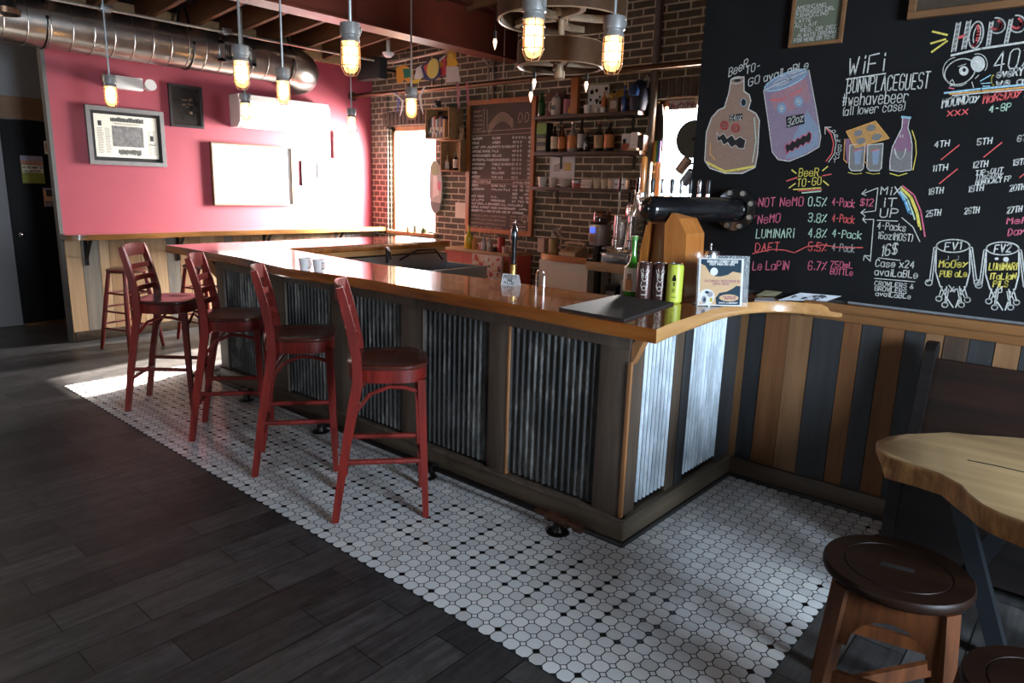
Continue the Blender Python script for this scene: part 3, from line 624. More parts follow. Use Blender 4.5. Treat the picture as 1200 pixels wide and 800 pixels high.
for a, bq, c, d in ((y0, y1, 2.90, 2.925), (y0, y1, 2.74, 2.765), (y0, y0+.05, 2.74, 2.925), (y1-.05, y1, 2.74, 2.925)): gr.bb(xg-.05, xg+.025, a, bq, c, d)
gf = gr.build('vent_grille', m_seam, du, 0); g2 = MB()
for i in range(13): g2.bb(xg-.03, xg+.012, y0+.06+i*.0205, y0+.066+i*.0205, 2.765, 2.90)
g2.build('louvres', m_iron, gf, 0); MB().bb(xg-.06, xg-.03, y0+.05, y1-.05, 2.76, 2.9).build('grille_backing', m_toe, gf, 0)
m_cond = plain('pale_conduit', (.55, .50, .42), .35, .6, var=.1)
cn = thing('conduit', 'thin pale conduit pipe beside the duct that turns along the brick wall', 'pipe', (-6.9, 3, 2.98))
MB().path([(-6.9, .8, 2.985), (-6.9, 5.55, 3.0), (-6.88, 5.62, 3.0), (-6.8, 5.65, 3.003), (-5.2, 5.65, 3.09)], .012, 8).build('pipe', m_cond, cn)
for y in (2.55, 3.62): MB().box((-6.9, y, 3.0), (.09, .10, .05), None, .006).lathe([(.03, 2.965), (.03, 2.98)], (-6.9, y, 0)).build('junction_box', m_seam, cn)
sm = thing('smoke_detector', 'small white domed detector under the joists near the brick corner', 'detector', (0, 0, 0)); p = ony(455, 64, 5.2); sm.location = (p.x, p.y, p.z-.03)
MB().lathe([(0, p.z-.03), (.03, p.z-.028), (.06, p.z), (.065, p.z+.02), (.02, p.z+.02), (.02, zc(p.x)-.2)], (p.x, p.y, 0)).build('dome', plain('white_plastic', (.75, .74, .70), .4, var=.03), sm)
cl = thing('ceiling_can_light', 'round black can light with bright rim at the top left corner', 'light', (0, 0, 0)); p = onx(3, 13, -6.6); cl.location = p
MB().lathe([(.10, -.02), (.115, -.02), (.115, .02), (.10, .02), (.10, -.02)], p).build('rim', plain('copper_rim', (.55, .33, .2), .25, 1), cl)
MB().lathe([(.099, -.015), (.085, .12), (.02, .14), (.02, zc(p.x)-p.z)], p).build('housing', m_iron, cl)
m_pipe = plain('iron_pipe', (.10, .055, .030), .4, .8, var=.2)
pr = thing('pipe_rail', 'dark iron pipe rail across the brick wall at ceiling height', 'pipe', (-5.2, 5.6, 2.66))
b = MB().path([(-7.57, 5.6, 2.66), (-5.6, 5.6, 2.655), (-2.0, 5.6, 2.66)], .024, 12); b.build('pipe', m_pipe, pr); MB().tube((-7.58, 5.6, 2.66), (-7.545, 5.6, 2.66), .055).build('wall_flange', m_pipe, pr)
for px in (612, 590): 
    a = ony(px, 100, 5.6); MB().tube((a.x, 5.6, 2.66), (a.x, 5.6, 3.25), .006, n=6).build('hanger_rod', m_cond, pr)
vp = thing('wall_conduit', 'pale bent conduit running down the dark bricks beside the menu board', 'pipe', (0, 0, 0)); a = ony(572, 95, 5.88); vp.location = a
MB().path([(a.x-.32, 5.88, 3.03), (a.x-.1, 5.88, 2.99), (a.x, 5.88, 2.9), (a.x, 5.88, 2.52)], .012, 8).build('pipe', m_cond, vp)
for px in (577, 589): c_ = ony(px, 90, 5.89); MB().tube((c_.x, 5.9, 2.52), (c_.x, 5.9, 3.1), .009, n=8).build('pipe', m_cond, vp)
c_ = ony(766, 100, 5.85); tag(MB().tube((c_.x, 5.86, .9), (c_.x, 5.86, 3.3), .035, n=16).build('standpipe', plain('grey_pipe', (.12, .11, .095), .5, .3)), 'grey vertical pipe left of the right-hand window', 'pipe')

# ================================================================ caged pendant lamps
m_cast = plain('cast_grey_metal', (.34, .33, .32), .42, .5, var=.2, scale=30)
m_rod = plain('pendant_rod', (.42, .44, .45), .35, .7)
m_jar = frosted('jar_glass', (.95, .72, .42), .55); m_bulb = glow('warm_bulb', (1, .60, .27), 14.0); m_wire = plain('cage_wire', (.30, .20, .13), .4, .5)
def pendant():
    t = thing('pendant_lamp', '-', 'lamp')       # origin at the middle of the jar
    b = MB().lathe([(.02, .165), (.050, .162), (.053, .155), (.053, .105), (.047, .10), (.047, .085), (.050, .08), (.050, .07), (.03, .068)], n=24); b.tube((.05, 0, .13), (.058, 0, .13), .014).build('housing', m_cast, t)
    MB().lathe([(.040, .07), (.041, .0), (.040, -.05), (.033, -.072), (.018, -.083), (.0001, -.086)], n=20).build('glass_jar', m_jar, t)
    MB().lathe([(.0001, -.062), (.024, -.05), (.034, -.02), (.034, .03), (.026, .055), (.012, .07)], n=16).build('bulb', m_bulb, t)
    b = MB()
    for k in range(6):
        q = math.pi*k/3+.3; b.path([(r*math.cos(q), r*math.sin(q), z) for r, z in ((.048, .075), (.049, .0), (.048, -.06), (.03, -.095), (0.001, -.098))], .0022, 6, cap=False)
    for z, r in ((.045, .049), (.0, .049), (-.048, .0488)): b.torus((0, 0, z), r, .0022, 24, 6)
    b.build('wire_cage', m_wire, t); return t
PL = [(625, 44, 2.25, 'caged jar pendant lamp in front of the big pulley, the largest in view'), (718, 62, 2.25, 'caged jar pendant lamp just right of the pulley chandelier'),
      (411, 66, 2.25, 'caged jar pendant lamp hanging in front of the steel beam flange'), (283, 86, 2.25, 'caged jar pendant lamp in front of the duct grille'),
      (332, 107, 2.25, 'caged jar pendant lamp in front of the right half of the white air conditioner'), (288, 130, 2.25, 'small distant caged lamp in front of the left half of the air conditioner'),
      (412, 145, 2.25, 'small distant caged lamp hanging before the unlit white canvas'), (482, 126, 2.25, 'caged lamp hanging before the brick arch of the sunny window'),
      (130, 112, 2.25, 'caged lamp at far left above the framed newspaper')]
pend0 = pendant()
for i, (px, py, z, lab) in enumerate(PL):
    c = onz(px, py, z)
    o = pend0 if i == 0 else dup(pend0, c, 0, lab, 'caged pendant lamps')
    o.location = c; o['label'] = lab; o['group'] = 'caged pendant lamps'; o.rotation_euler = (0, 0, .4*i)
for i, (px, py, z, lab) in enumerate(PL):
    c = onz(px, py, z); o = [q for q in C.objects if q.get('label') == lab][0]
    top = min(zc(c.x), 3.3 if abs(c.x+5.12) < .1 else 9)-c.z
    rm = MB().tube((0, 0, .16), (0, 0, top), .008, n=8); r_ = rm.build('rod', m_rod, None, 40); r_.parent = o; 
    ld = bpy.data.lights.new('bulb_light', 'POINT'); ld.energy = LAMP_POWER; ld.color = LAMP_COL; ld.shadow_soft_size = .028
    lo = bpy.data.objects.new('bulb_light', ld); C.objects.link(lo); lo.parent = o; lo.location = (0, 0, -.005)

# pulley chandelier
m_pull = plain('old_pulley_wood', (.06, .030, .014), .6, var=.3, scale=18, bump=.2, spec=.15); m_pedge = plain('pulley_edge', (.30, .20, .12), .45, .2, var=.3)
PD = 3.9; pc = CAMP+ray(656, 75)*PD; px_, py_, pz_ = pc
pu = thing('pulley_chandelier', 'chandelier of two stacked belt pulleys hanging over the bar', 'lamp', (px_, py_, pz_))
def band(R, z0, z1, name, sp):
    b = MB().lathe([(R-.02, z0), (R, z0), (R+.003, (z0+z1)/2), (R, z1), (R-.02, z1), (R-.02, z0)], (px_, py_, 0), 48); o = b.build(name, m_pull, pu, 50)
    e = MB().torus((px_, py_, z0), R-.006, .006, 48, 6).torus((px_, py_, z1), R-.006, .006, 48, 6).build('rim_edge', m_pedge, o)
    s_ = MB()
    for k in range(sp):
        q = 2*math.pi*k/sp+.5; pts = [(px_+r*math.cos(q+.35*math.sin(r/R*3)), py_+r*math.sin(q+.35*math.sin(r/R*3)), z0+.025) for r in [.04+(R-.05)*i/6 for i in range(7)]]
        s_.strip(pts, .035, .03, (0, 0, 1))
    s_.lathe([(.02, z0+.02), (.055, z0+.02), (.055, z1-.02), (.02, z1-.02)], (px_, py_, 0)); s_.build('spokes', m_pedge, o, 30)
band(.240, pz_-.02, pz_+.10, 'lower_pulley', 4); band(.357, pz_+.22, pz_+.50, 'upper_pulley', 5)
MB().tube((px_, py_, pz_-.07), (px_, py_, zc(px_)), .018).lathe([(.0001, pz_-.09), (.03, pz_-.075), (.03, pz_-.04), (.02, pz_-.04)], (px_, py_, 0)).build('shaft', m_pedge, pu)
m_clear = glow('candle_bulb', (1, .62, .42), 1.6)
for k, (bx, by) in enumerate(((580, 50), (659, 46), (622, 112), (687, 100), (626, 97))):
    c = CAMP+ray(bx, by)*(PD-.05+.03*k)
    bl = MB().lathe([(.0001, c.z-.04), (.008, c.z-.015), (.012, c.z+.005), (.008, c.z+.02)], (c.x, c.y, 0), 10).build('candle_bulb', m_clear, pu)
    MB().tube((c.x, c.y, c.z+.02), (c.x, c.y, c.z+.06), .009, n=8).tube((c.x, c.y, c.z+.06), (c.x, c.y, pz_+.3), .0016, n=5).build('cord', m_iron, pu)

# ================================================================ big chalkboard with its drawings
YC = 3.80; TH = .006
def Wp(x, y, l=0.0): p = ony(x, y, YC-TH); p.y -= .0006+l; return p
cbx0, cbx1 = -1.928, 3.18
cb = thing('chalkboard', 'huge wall chalkboard covered in beer lists, calendar and chalk drawings', 'chalkboard', (.6, 3.79, 1.1))
MB().bb(cbx0, cbx1, YC-TH, YC-.0005, 1.085, zc(-1.93)-.3).build('board', m_chalk, cb, 0)
MB().bb(-1.0, cbx1, YC-.012, YC-.001, 1.076, 1.086).build('lower_edge', plain('steel_edge', (.25, .27, .3), .4, .6), cb, 0)
def chalk(name, c, v=.35): return plain(name, c, .9, var=v, scale=90, bump=0)
CK = dict(white=chalk('chalk_white', (.52, .52, .49)), pink=chalk('chalk_pink', (.55, .12, .19)), red=chalk('chalk_red', (.62, .10, .10)), mint=chalk('chalk_mint', (.42, .58, .46)), grey=chalk('chalk_grey', (.28, .28, .27)),
          yellow=chalk('chalk_yellow', (.62, .52, .10)), blue=chalk('chalk_blue', (.10, .30, .55)), sky=chalk('chalk_sky', (.30, .50, .62)), orange=chalk('chalk_orange', (.60, .30, .08)), black=chalk('chalk_gap', (.008, .008, .009)),
          jug=chalk('chalk_jug_brown', (.24, .155, .115), .14), can=chalk('chalk_can_mauve', (.22, .165, .23), .14), canp=chalk('chalk_can_rose', (.30, .16, .19), .14), canb=chalk('chalk_can_blue', (.19, .24, .33), .14), box=chalk('chalk_carton', (.42, .22, .07), .14), bot=chalk('chalk_bottle_mauve', (.20, .10, .16), .14), botg=chalk('chalk_bottle_grey', (.16, .155, .15), .14))
CM = {}
def cm(c):
    if GRP[0] not in CM: CM[GRP[0]] = MB()
    CM[GRP[0]].mi = CKI[c]; return CM[GRP[0]]
GRP = ['']; CKI = {c: i for i, c in enumerate(CK)}
NB = (0, -1, 0)
def wr(c, txt, x0, y0, x1, y1, hp, w=.0046, jit=.16):
    p0, p1 = Wp(x0, y0, .0010), Wp(x1, y1, .0010); h = Wp(x0, y0-hp).z-p0.z; write(cm(c), txt, p0, p1, h, w, NB, jit)
def ln(c, pts, w=.0045, l=.0012): quad_stroke(cm(c), [Wp(x, y, l) for x, y in pts], w, NB)
def fillp(c, pts, l=.0): m_ = cm(c); v = [Wp(x, y, l) for x, y in pts]; m_.add(v, [tuple(range(len(v)))])
def arc(cx, cy, rx, ry, a0, a1, n=14, rot=0):
    o = []
    for i in range(n+1):
        q = math.radians(a0+(a1-a0)*i/n); x, y = rx*math.cos(q), ry*math.sin(q); r = math.radians(rot); o.append((cx+x*math.cos(r)-y*math.sin(r), cy+x*math.sin(r)+y*math.cos(r)))
    return o
GRP[0] = 'jug_drawing'
# jug with a jagged mouth
wr('white', 'BeeR', 854, 90, 876, 79, 10); wr('white', 'TO-', 874, 87, 891, 81, 9); wr('white', 'GO', 877, 101, 890, 97, 9)
jug = [(857, 93), (872, 90), (872, 107), (878, 111), (880, 118), (877, 128), (886, 133), (890, 141), (888, 180), (885, 196), (870, 203), (850, 203), (832, 197), (826, 188), (828, 155), (834, 138), (842, 129), (849, 126), (854, 110)]
fillp('jug', jug); ln('white', jug+[jug[0]], .006); fillp('black', arc(871.5, 120, 3, 4.2, 0, 360), .0006); ln('sky', arc(871.5, 120, 3.2, 4.6, 0, 360), .003)
ln('white', arc(864, 94, 8, 4, 0, 360, 16, -10), .004); fillp('black', arc(864, 94, 4, 1.8, 0, 360), .0006)
fillp('black', [(855, 135), (870, 133), (870, 140), (855, 142)], .0006); wr('white', '64oz', 856, 141.5, 869, 139.5, 6, .003)
for ex, ey in ((849, 147), (862.5, 150)): ln('red', arc(ex, ey, 4, 4.5, 0, 360), .010); ln('red', arc(ex, ey, 1.2, 1.5, 0, 360), .004)
mouth = [(840, 155), (843, 160), (848, 156), (852, 162), (858, 158), (862, 164), (867, 160), (874, 164), (872, 174), (866, 174), (862, 170), (857, 173), (853, 167), (848, 170), (845, 164), (841, 166)]
fillp('black', mouth, .0006); ln('white', mouth+[mouth[0]], .003); ln('yellow', [(828, 190), (850, 201), (884, 195)], .012, .0009); ln('orange', [(833, 168), (832, 180), (838, 187)], .006, .0009); ln('mint', [(884, 138), (886, 165), (882, 190)], .005, .0009)
GRP[0] = 'can_drawing'
# big can
wr('white', 'avaiLaBLe', 895, 96, 947, 80, 9)
can = [(895, 106), (948, 82), (957, 130), (962, 160), (960, 172), (945, 181), (925, 189), (912, 187), (905, 178), (900, 140)]
fillp('can', can); fillp('canp', [(902, 112), (945, 92), (950, 118), (926, 130), (907, 128)], .0004); fillp('canb', [(946, 130), (960, 150), (959, 170), (938, 183), (920, 186), (930, 160)], .0003); ln('white', can+[can[0]], .004)
fillp('canb', arc(921, 94, 27, 8, 0, 360, 20, -23), .0006); ln('sky', arc(921, 94, 27, 8, 0, 360, 20, -23), .005); ln('white', arc(916, 96, 9, 3.5, 0, 360, 14, -20), .003); fillp('black', arc(924, 93, 4, 1.6, 0, 360, 10, -20), .0009)
for ex, ey in ((916, 127), (936, 119)): fillp('canb', arc(ex, ey, 6, 7, 0, 360), .0007); ln('sky', arc(ex, ey, 3, 3.6, 0, 360), .004); fillp('white', arc(ex, ey, 1.4, 1.7, 0, 360), .0012)
ln('red', [(903, 117), (916, 117), (921, 114)], .006); ln('red', [(926, 112), (940, 105)], .006)
fillp('black', [(921, 137), (942, 133), (943, 145), (922, 150)], .0007); wr('white', '32oz', 923, 148, 941, 142, 9, .004)
mo = [(920, 172)]+[(922+3.2*i, 168-1.7*i+(3 if i % 2 else 0)) for i in range(10)]+[(951, 157), (951, 163)]+[(948-3.2*i, 168+1.6*i-(3 if i % 2 else 0)) for i in range(9)]
fillp('black', mo, .0008); ln('pink', mo+[mo[0]], .004); ln('red', [(968, 189), (975, 180), (977, 168), (974, 157), (968, 150)], .005); ln('white', [(971, 190), (978, 180), (980, 167), (977, 156), (968, 149)], .004); ln('white', [(967, 157), (967, 149), (974, 149)], .004)
for ch, x, y in zip('askabouT', (977, 980, 983, 984, 984, 982, 981, 978), (155, 160, 166, 172, 177, 181, 185, 190)): wr('white', ch, x-2, y, x+2, y+.5, 4, .0025)
GRP[0] = 'four_pack_drawing'
# four-pack carton and smiling bottle
for x0, y0, x1, y1 in ((990, 163, 1003, 190), (1014, 170, 1020, 192)): fillp('bot', [(x0, y0), (x1, y0-2), (x1, y1), (x0+2, y1)]); ln('orange', [(x0, y0), (x0-1, y1-3), (x0+3, y1+1)], .004)
for x0 in (996, 1017):
    cn_ = [(x0, 170), (x0+18, 168), (x0+16, 197), (x0+13, 200), (x0+2, 200), (x0-1, 196)]; fillp('botg', cn_, .0005); ln('white', cn_+[cn_[0]], .004); fillp('canb', [(x0+5, 176), (x0+14, 175), (x0+12, 192), (x0+6, 193)], .0007); ln('red', [(x0+4, 177), (x0+13, 175)], .004); ln('yellow', [(x0-2, 202), (x0+6, 204), (x0+14, 203)], .003)
ct_ = [(992, 154), (1026, 142), (1042, 162), (1002, 173)]; fillp('box', ct_, .0010); ln('orange', ct_+[ct_[0]], .005, .0016)
for ex, ey, rx in ((1006, 156, 6), (1021, 150, 6), (1009, 165, 6), (1027.5, 160.5, 6.5)): fillp('botg', arc(ex, ey, rx, 4, 0, 360, 14, -20), .0014); ln('orange', arc(ex, ey, rx, 4.4, 0, 360, 14, -20), .003, .002)
GRP[0] = 'bottle_drawing'
bo = [(1058, 137), (1066, 138), (1064, 150), (1067, 158), (1069, 170), (1068, 199), (1055, 201), (1043, 199), (1043, 188), (1046, 172), (1052, 160), (1057, 150)]
fillp('bot', bo); fillp('botg', [(1046, 176), (1068, 178), (1067, 198), (1055, 200), (1044, 198)], .0005); ln('white', bo+[bo[0]], .004); ln('sky', [(1057, 137), (1067, 138)], .010); ln('white', arc(1055, 172, 6.5, 14, 10, 170, 12), .006); ln('white', [(1055, 158), (1055, 161)], .003); ln('white', [(1058, 158), (1058, 161)], .003)
ln('yellow', [(1069, 153), (1073, 165), (1074, 180), (1070, 199)], .004); ln('yellow', [(1043, 203), (1053, 206), (1063, 203)], .004)
GRP[0] = 'network_lettering'
# network sign
wr('white', 'WiFi', 994, 89, 1036, 82, 20, .006); ln('white', [(992, 93), (1038, 86)], .006); wr('white', 'BONNPLACEGUEST', 992, 109, 1088, 103, 17, .0052); wr('white', '#wehavebeer', 987, 124, 1064, 120, 14, .0045); wr('white', '(all lower case)', 987, 136, 1060, 129, 10, .0038)
GRP[0] = 'to_go_lettering'
# beer to-go burst and list
wr('yellow', 'BeeR', 936, 207, 959, 206, 9); wr('yellow', 'TO-GO', 934, 219, 962, 216, 9)
for c, p in (('yellow', [(928, 199), (933, 203)]), ('red', [(922, 212), (934, 208)]), ('yellow', [(925, 220), (932, 215)]), ('yellow', [(964, 200), (970, 195)]), ('red', [(964, 206), (974, 204)]), ('yellow', [(965, 212), (971, 217)]), ('yellow', [(930, 222), (962, 220)]), ('red', [(936, 223.5), (963, 222)]), ('mint', [(940, 226), (962, 224)])): ln(c, p, .006)
GRP[0] = 'beer_list'
rows = [('NOT NeMO', 'pink', 889, 242, 941, 241, '0.5%', 'mint', '4-Pack', 'pink', 249), ('NeMO', 'pink', 888, 262, 914, 260, '3.8%', 'mint', '4-Pack', 'red', 0), ('LUMiNARi', 'mint', 886, 279, 930, 278, '4.8%', 'mint', '4-Pack', 'mint', 0),
        ('DAFT', 'red', 885, 295, 913, 294, '5.5%', 'red', '4-Pack', 'grey', 0), ('Le LapiN', 'pink', 882, 316, 924, 316, '6.7%', 'pink', '', 'pink', 0)]
for k_, (t_, c, x0, y0, x1, y1, a, ca, q, cq, pz) in enumerate(rows):
    GRP[0] = 'beer_list_line#%d' % k_
    wr(c, t_, x0, y0, x1, y1, 10, .0052); wr(ca, a, 947, y1-.5, 968, y1+1, 10, .0050)
    if q: wr(cq, q, 975, y1-.5, 1001+(8 if 'LUM' in t_ else 0), y1+2, 9, .0045)
GRP[0] = 'beer_list_line#0'; wr('pink', '$12', 1008, 241, 1023, 241, 8, .0045); GRP[0] = 'beer_list_line#4'; wr('pink', '750mL', 973, 313, 999, 314, 7, .0042); wr('pink', 'BOTTLe', 973, 321, 999, 323, 7, .0042)
GRP[0] = 'beer_list_line#3'; ln('red', [(882, 297), (905, 292), (920, 293), (931, 296), (945, 289), (965, 287), (985, 290), (1011, 290)], .005)
GRP[0] = 'mix_and_match_list'
# mix it up column
ln('white', [(1011, 227), (1029, 220), (1026, 247), (1010, 249)], .004); ln('white', [(1015, 222), (1010, 227), (1015, 229)], .004); ln('white', [(1014, 245), (1009, 249), (1014, 253)], .004); ln('white', [(1012, 257), (1024, 257), (1020, 306), (1013, 299)], .004); ln('white', [(1014, 253), (1011, 257), (1015, 261)], .004); ln('white', [(1012, 305), (1013, 299), (1020, 300)], .004)
wr('white', 'MiX', 1032, 228, 1055, 228, 9, .005); wr('white', 'iT', 1034, 242, 1050, 242, 10, .005); wr('white', 'UP', 1031, 254, 1052, 255, 10, .005); ln('white', [(1028, 258), (1052, 259)], .004)
wr('white', '4-Packs', 1028, 268, 1061, 271, 8, .0042); wr('white', '16oz(MOST)', 1029, 279, 1069, 283, 8, .0042); wr('white', '16$', 1033, 300, 1051, 297, 13, .0055); ln('white', [(1029, 302), (1055, 305)], .004)
wr('white', 'Case x24', 1026, 312, 1071, 314, 8, .0045); wr('white', 'avaiLaBLe', 1025, 322, 1075, 326, 8, .0045); ln('white', [(1025, 326), (1072, 330)], .004); wr('white', 'CROWLERS &', 1025, 334, 1070, 338, 5, .004); wr('white', 'GROWLERS', 1025, 340, 1062, 344, 5, .004); wr('white', 'avaiLaBLe', 1026, 346, 1067, 350, 5, .004)
GRP[0] = 'rainbow_drawing'
for c, r in (('blue', 0), ('sky', 2), ('mint', 5), ('yellow', 9), ('yellow', 11), ('pink', 15)): ln(c, [(1054+r*.25, 226-r*.55), (1060+r*.75, 236-r*.5), (1065+r*.95, 250-r*.15), (1064+r*1.2+2, 247+r*2.0)], .0065)
ln('white', [(1057, 255), (1070, 266), (1078, 283)], .004)
GRP[0] = 'calendar_lettering'
# calendar
wr('white', 'MOONDay', 1104, 126, 1147, 119, 10, .006); wr('red', 'MaRSDay', 1152, 121, 1196, 113, 10, .006); wr('mint', 'MeRC', 1201, 113, 1225, 109, 10, .006); wr('red', 'XXX', 1110, 136, 1134, 134, 6, .005); wr('mint', '4-8P', 1159, 132, 1184, 129, 8, .0045)
for t_, x, y, s in (('4TH', 1095, 173, 1), ('5TH', 1145, 170, 1), ('6TH', 1192, 166, 0), ('11TH', 1093, 201, 1), ('12TH', 1140, 197, 0), ('13TH', 1187, 194, 1), ('18TH', 1088, 228, 0), ('19TH', 1135, 225, 0), ('20TH', 1183, 224, 0), ('25TH', 1085, 254, 0), ('26TH', 1130, 251, 0), ('27TH', 1180, 250, 0)):
    GRP[0] = 'calendar_entry#' + t_
    wr('white', t_, x, y, x+17, y-2, 7, .0048)
    if s: ln('red', [(x+8, y+14), (x+29, y-3)], .005)
GRP[0] = 'calendar_entry#12TH'; wr('white', 'TiP-OUT', 1143, 206, 1175, 202, 6, .004); wr('white', 'TUeSDay', 1143, 211, 1175, 207, 6, .004); wr('white', 'MONOCACY FP', 1143, 217, 1184, 212, 6, .004); GRP[0] = 'calendar_entry#27TH'; wr('pink', 'MeRRY', 1180, 262, 1222, 261, 7, .005); wr('pink', 'Day', 1181, 276, 1200, 274, 8, .005)
GRP[0] = 'fermenter_drawing'
# two fermenters with limbs
def ferm(x, y, w_, h_, l1, l2, l3):
    ln('white', arc(x, y, w_, 7.5, 0, 360, 22), .0055); ln('white', [(x-w_, y), (x-w_-1, y+h_*.42), (x-w_*.8, y+h_*.64), (x-w_*.35, y+h_*.86), (x, y+h_)], .0055); ln('white', [(x+w_, y), (x+w_, y+h_*.42), (x+w_*.8, y+h_*.64), (x+w_*.35, y+h_*.86), (x+3, y+h_)], .0055)
    for s in (-1, 1): ln('white', [(x+s*w_, y+1), (x+s*(w_+3), y+2), (x+s*(w_+8), y+40), (x+s*(w_+11), y+42)], .0045); ln('white', [(x+s*(w_+1), y+5), (x+s*(w_+5), y+41)], .0045); ln('white', arc(x+s*(w_+9), y+43, 4, 3.4, 0, 360), .0045)
    for fx, fy in ((-.78, .83), (-.45, .93), (.45, .93), (.78, .85)): ln('white', [(x+fx*w_*.85, y+h_*.66), (x+fx*w_*1.1, y+h_*fy)], .0045); ln('white', [(x+fx*w_*.6, y+h_*.7), (x+fx*w_*.9, y+h_*fy)], .004); ln('white', arc(x+fx*w_*1.1, y+h_*fy+2, 3.5, 3, 0, 360), .005)
    wr('white', l1, x-10, y+5, x+9, y+4, 9, .005); wr('yellow', l2, x-w_*.85, y+25, x+w_*.85, y+25, 8, .005); wr('yellow', l3[0], x-w_*.8, y+36, x+w_*.8, y+36, 7, .0048)
    if len(l3) > 1: wr('yellow', l3[1], x-w_*.6, y+45, x+w_*.3, y+45, 7, .0048)
ferm(1117, 288, 19.5, 72, 'FV1', 'MoOey', ['PUB aLe']); GRP[0] = 'fermenter_drawing#2'; ferm(1175, 291, 19, 72, 'FV2', 'LUMiNARi', ['ITaLiaN', 'PiLS'])
ln('white', arc(1110, 302, 1.6, 2.4, -60, 120), .003); ln('white', arc(1122, 302, 1.6, 2.4, -60, 120), .003); ln('white', [(1112, 334), (1118, 342), (1121, 338), (1113, 342), (1118, 336)], .004); fillp('white', arc(1168, 303, 2.4, 1.6, 0, 360), .0012); fillp('white', arc(1179, 304, 3.4, 3, 0, 360), .0012); ln('white', [(1169, 336), (1170, 343), (1174, 342), (1174, 336), (1171, 339)], .004)
GRP[0] = 'happy_hour_drawing'
# happy-hour corner: striped 3D letters, mouse-eared doodle, price lines
def stripe(x0, y0, x1, y1, w_=5):
    fillp('botg', [(x0, y0), (x0+w_, y0-1), (x1+w_, y1-1), (x1, y1)], .0003); ln('white', [(x0, y0), (x1, y1)], .004); ln('white', [(x0+w_, y0-1), (x1+w_, y1-1)], .004)
    for k in range(6): t_ = (k+.5)/6; ln('white', [(x0+(x1-x0)*t_, y0+(y1-y0)*t_), (x0+(x1-x0)*t_+w_, y0+(y1-y0)*t_-2)], .003)
stripe(1121, 27, 1115, 61); stripe(1133, 25, 1127, 58); ln('red', [(1124, 44), (1130, 42)], .012)
ln('white', arc(1144, 41, 8, 16, 0, 360, 20, 12), .006); ln('white', arc(1145, 41, 4, 11, 0, 360, 16, 12), .004); ln('red', arc(1143, 42, 3, 12, -90, 90, 10, 12), .012)
stripe(1160, 26, 1156, 54, 4); ln('white', arc(1168, 30, 10, 9, -100, 130, 16), .006); fillp('black', arc(1168, 29, 5, 5, 0, 360), .0008); ln('red', arc(1167, 29, 6, 5.5, -60, 140), .009)
stripe(1183, 23, 1177, 51, 4); ln('white', arc(1192, 28, 10, 10, -100, 140, 16), .006); ln('red', arc(1191, 27, 6, 6, -60, 140), .009)
ln('white', [(1115, 65), (1150, 57), (1225, 46)], .009)
for p in ([(1093, 37), (1110, 41)], [(1091, 51), (1108, 46)], [(1092, 61), (1110, 48)]): ln('yellow', p, .008)
ln('white', arc(1125, 84, 19, 14, 20, 345, 26, -28), .005); ln('white', arc(1122, 84, 17, 17, 60, 270, 18, -10), .003); fillp('white', arc(1146, 75, 8.5, 9.5, 0, 360, 16), .0010); ln('white', arc(1146, 75, 11, 12, -110, 40), .003); fillp('white', arc(1129.5, 83, 5.6, 5.6, 0, 360, 16), .0012); fillp('black', arc(1130, 82, 2, 2.4, 0, 360), .0018); ln('white', [(1123, 78), (1132, 75)], .003)
ln('white', [(1112, 98), (1116, 93), (1119, 99), (1113, 101)], .003); ln('pink', [(1112, 103), (1118, 104)], .005); ln('white', [(1139, 96), (1141, 103)], .003); ln('white', [(1143, 92), (1147, 88)], .003)
for p in ([(1149, 95), (1161, 88)], [(1150, 98), (1162, 97)], [(1152, 101), (1160, 101)]): ln('sky', p, .004)
wr('white', '40%', 1164, 84, 1210, 75, 22, .005); ln('yellow', arc(1165, 94, 3, 6, 100, 260), .005); wr('white', 'eveRY Day', 1168, 91, 1222, 86, 9, .006); wr('white', 'we aRe', 1167, 101, 1218, 97, 8, .006)
ln('sky', [(1107, 109), (1150, 104), (1225, 97)], .008); ln('orange', [(1113, 110), (1150, 107), (1225, 100)], .007); ln('white', [(1116, 112), (1160, 108), (1225, 103)], .005)
for c, m_ in CM.items(): m_.build(c.split('#')[0], list(CK.values()), cb, 0, flip=False)

# framed boards hung on the chalkboard
def framed(name, lab, cat, corners, plane, axis, fw_, dep, mfr, mpan, mat=None, group=None):
    """corners: pixel tl, tr, br, bl on the wall plane; axis 'y' (wall faces -y) or 'x' (wall faces +x)"""
    f = (lambda x, y: ony(x, y, plane)) if axis == 'y' else (lambda x, y: onx(x, y, plane))
    P4 = [f(*c) for c in corners]; a = 0 if axis == 'y' else 1
    u0 = (P4[0][a]+P4[3][a])/2; u1 = (P4[1][a]+P4[2][a])/2; z1 = (P4[0].z+P4[1].z)/2; z0 = (P4[2].z+P4[3].z)/2
    t = thing(name, lab, cat, ((u0+u1)/2, plane, z0) if a == 0 else (plane, (u0+u1)/2, z0), group)
    def bx(mb, ua, ub, za, zb, d0, d1):
        if a == 0: mb.bb(ua, ub, plane-d1, plane-d0, za, zb, .002)
        else: mb.bb(plane+d0, plane+d1, ua, ub, za, zb, .002)
    b = MB(); bx(b, u0, u1, z1-fw_, z1, 0, dep); bx(b, u0, u1, z0, z0+fw_, 0, dep); bx(b, u0, u0+fw_, z0+fw_, z1-fw_, 0, dep); bx(b, u1-fw_, u1, z0+fw_, z1-fw_, 0, dep); b.build('frame', mfr, t, 0)
    b = MB(); bx(b, u0+fw_*.9, u1-fw_*.9, z0+fw_*.9, z1-fw_*.9, 0, dep*.45); pn = b.build('panel', mpan, t, 0)
    return t, (u0+fw_, u1-fw_, z0+fw_, z1-fw_, dep*.45)
m_oak = wood('frame_brown_wood', (.10, .045, .018), (.19, .09, .035), 'x', 1, .5)
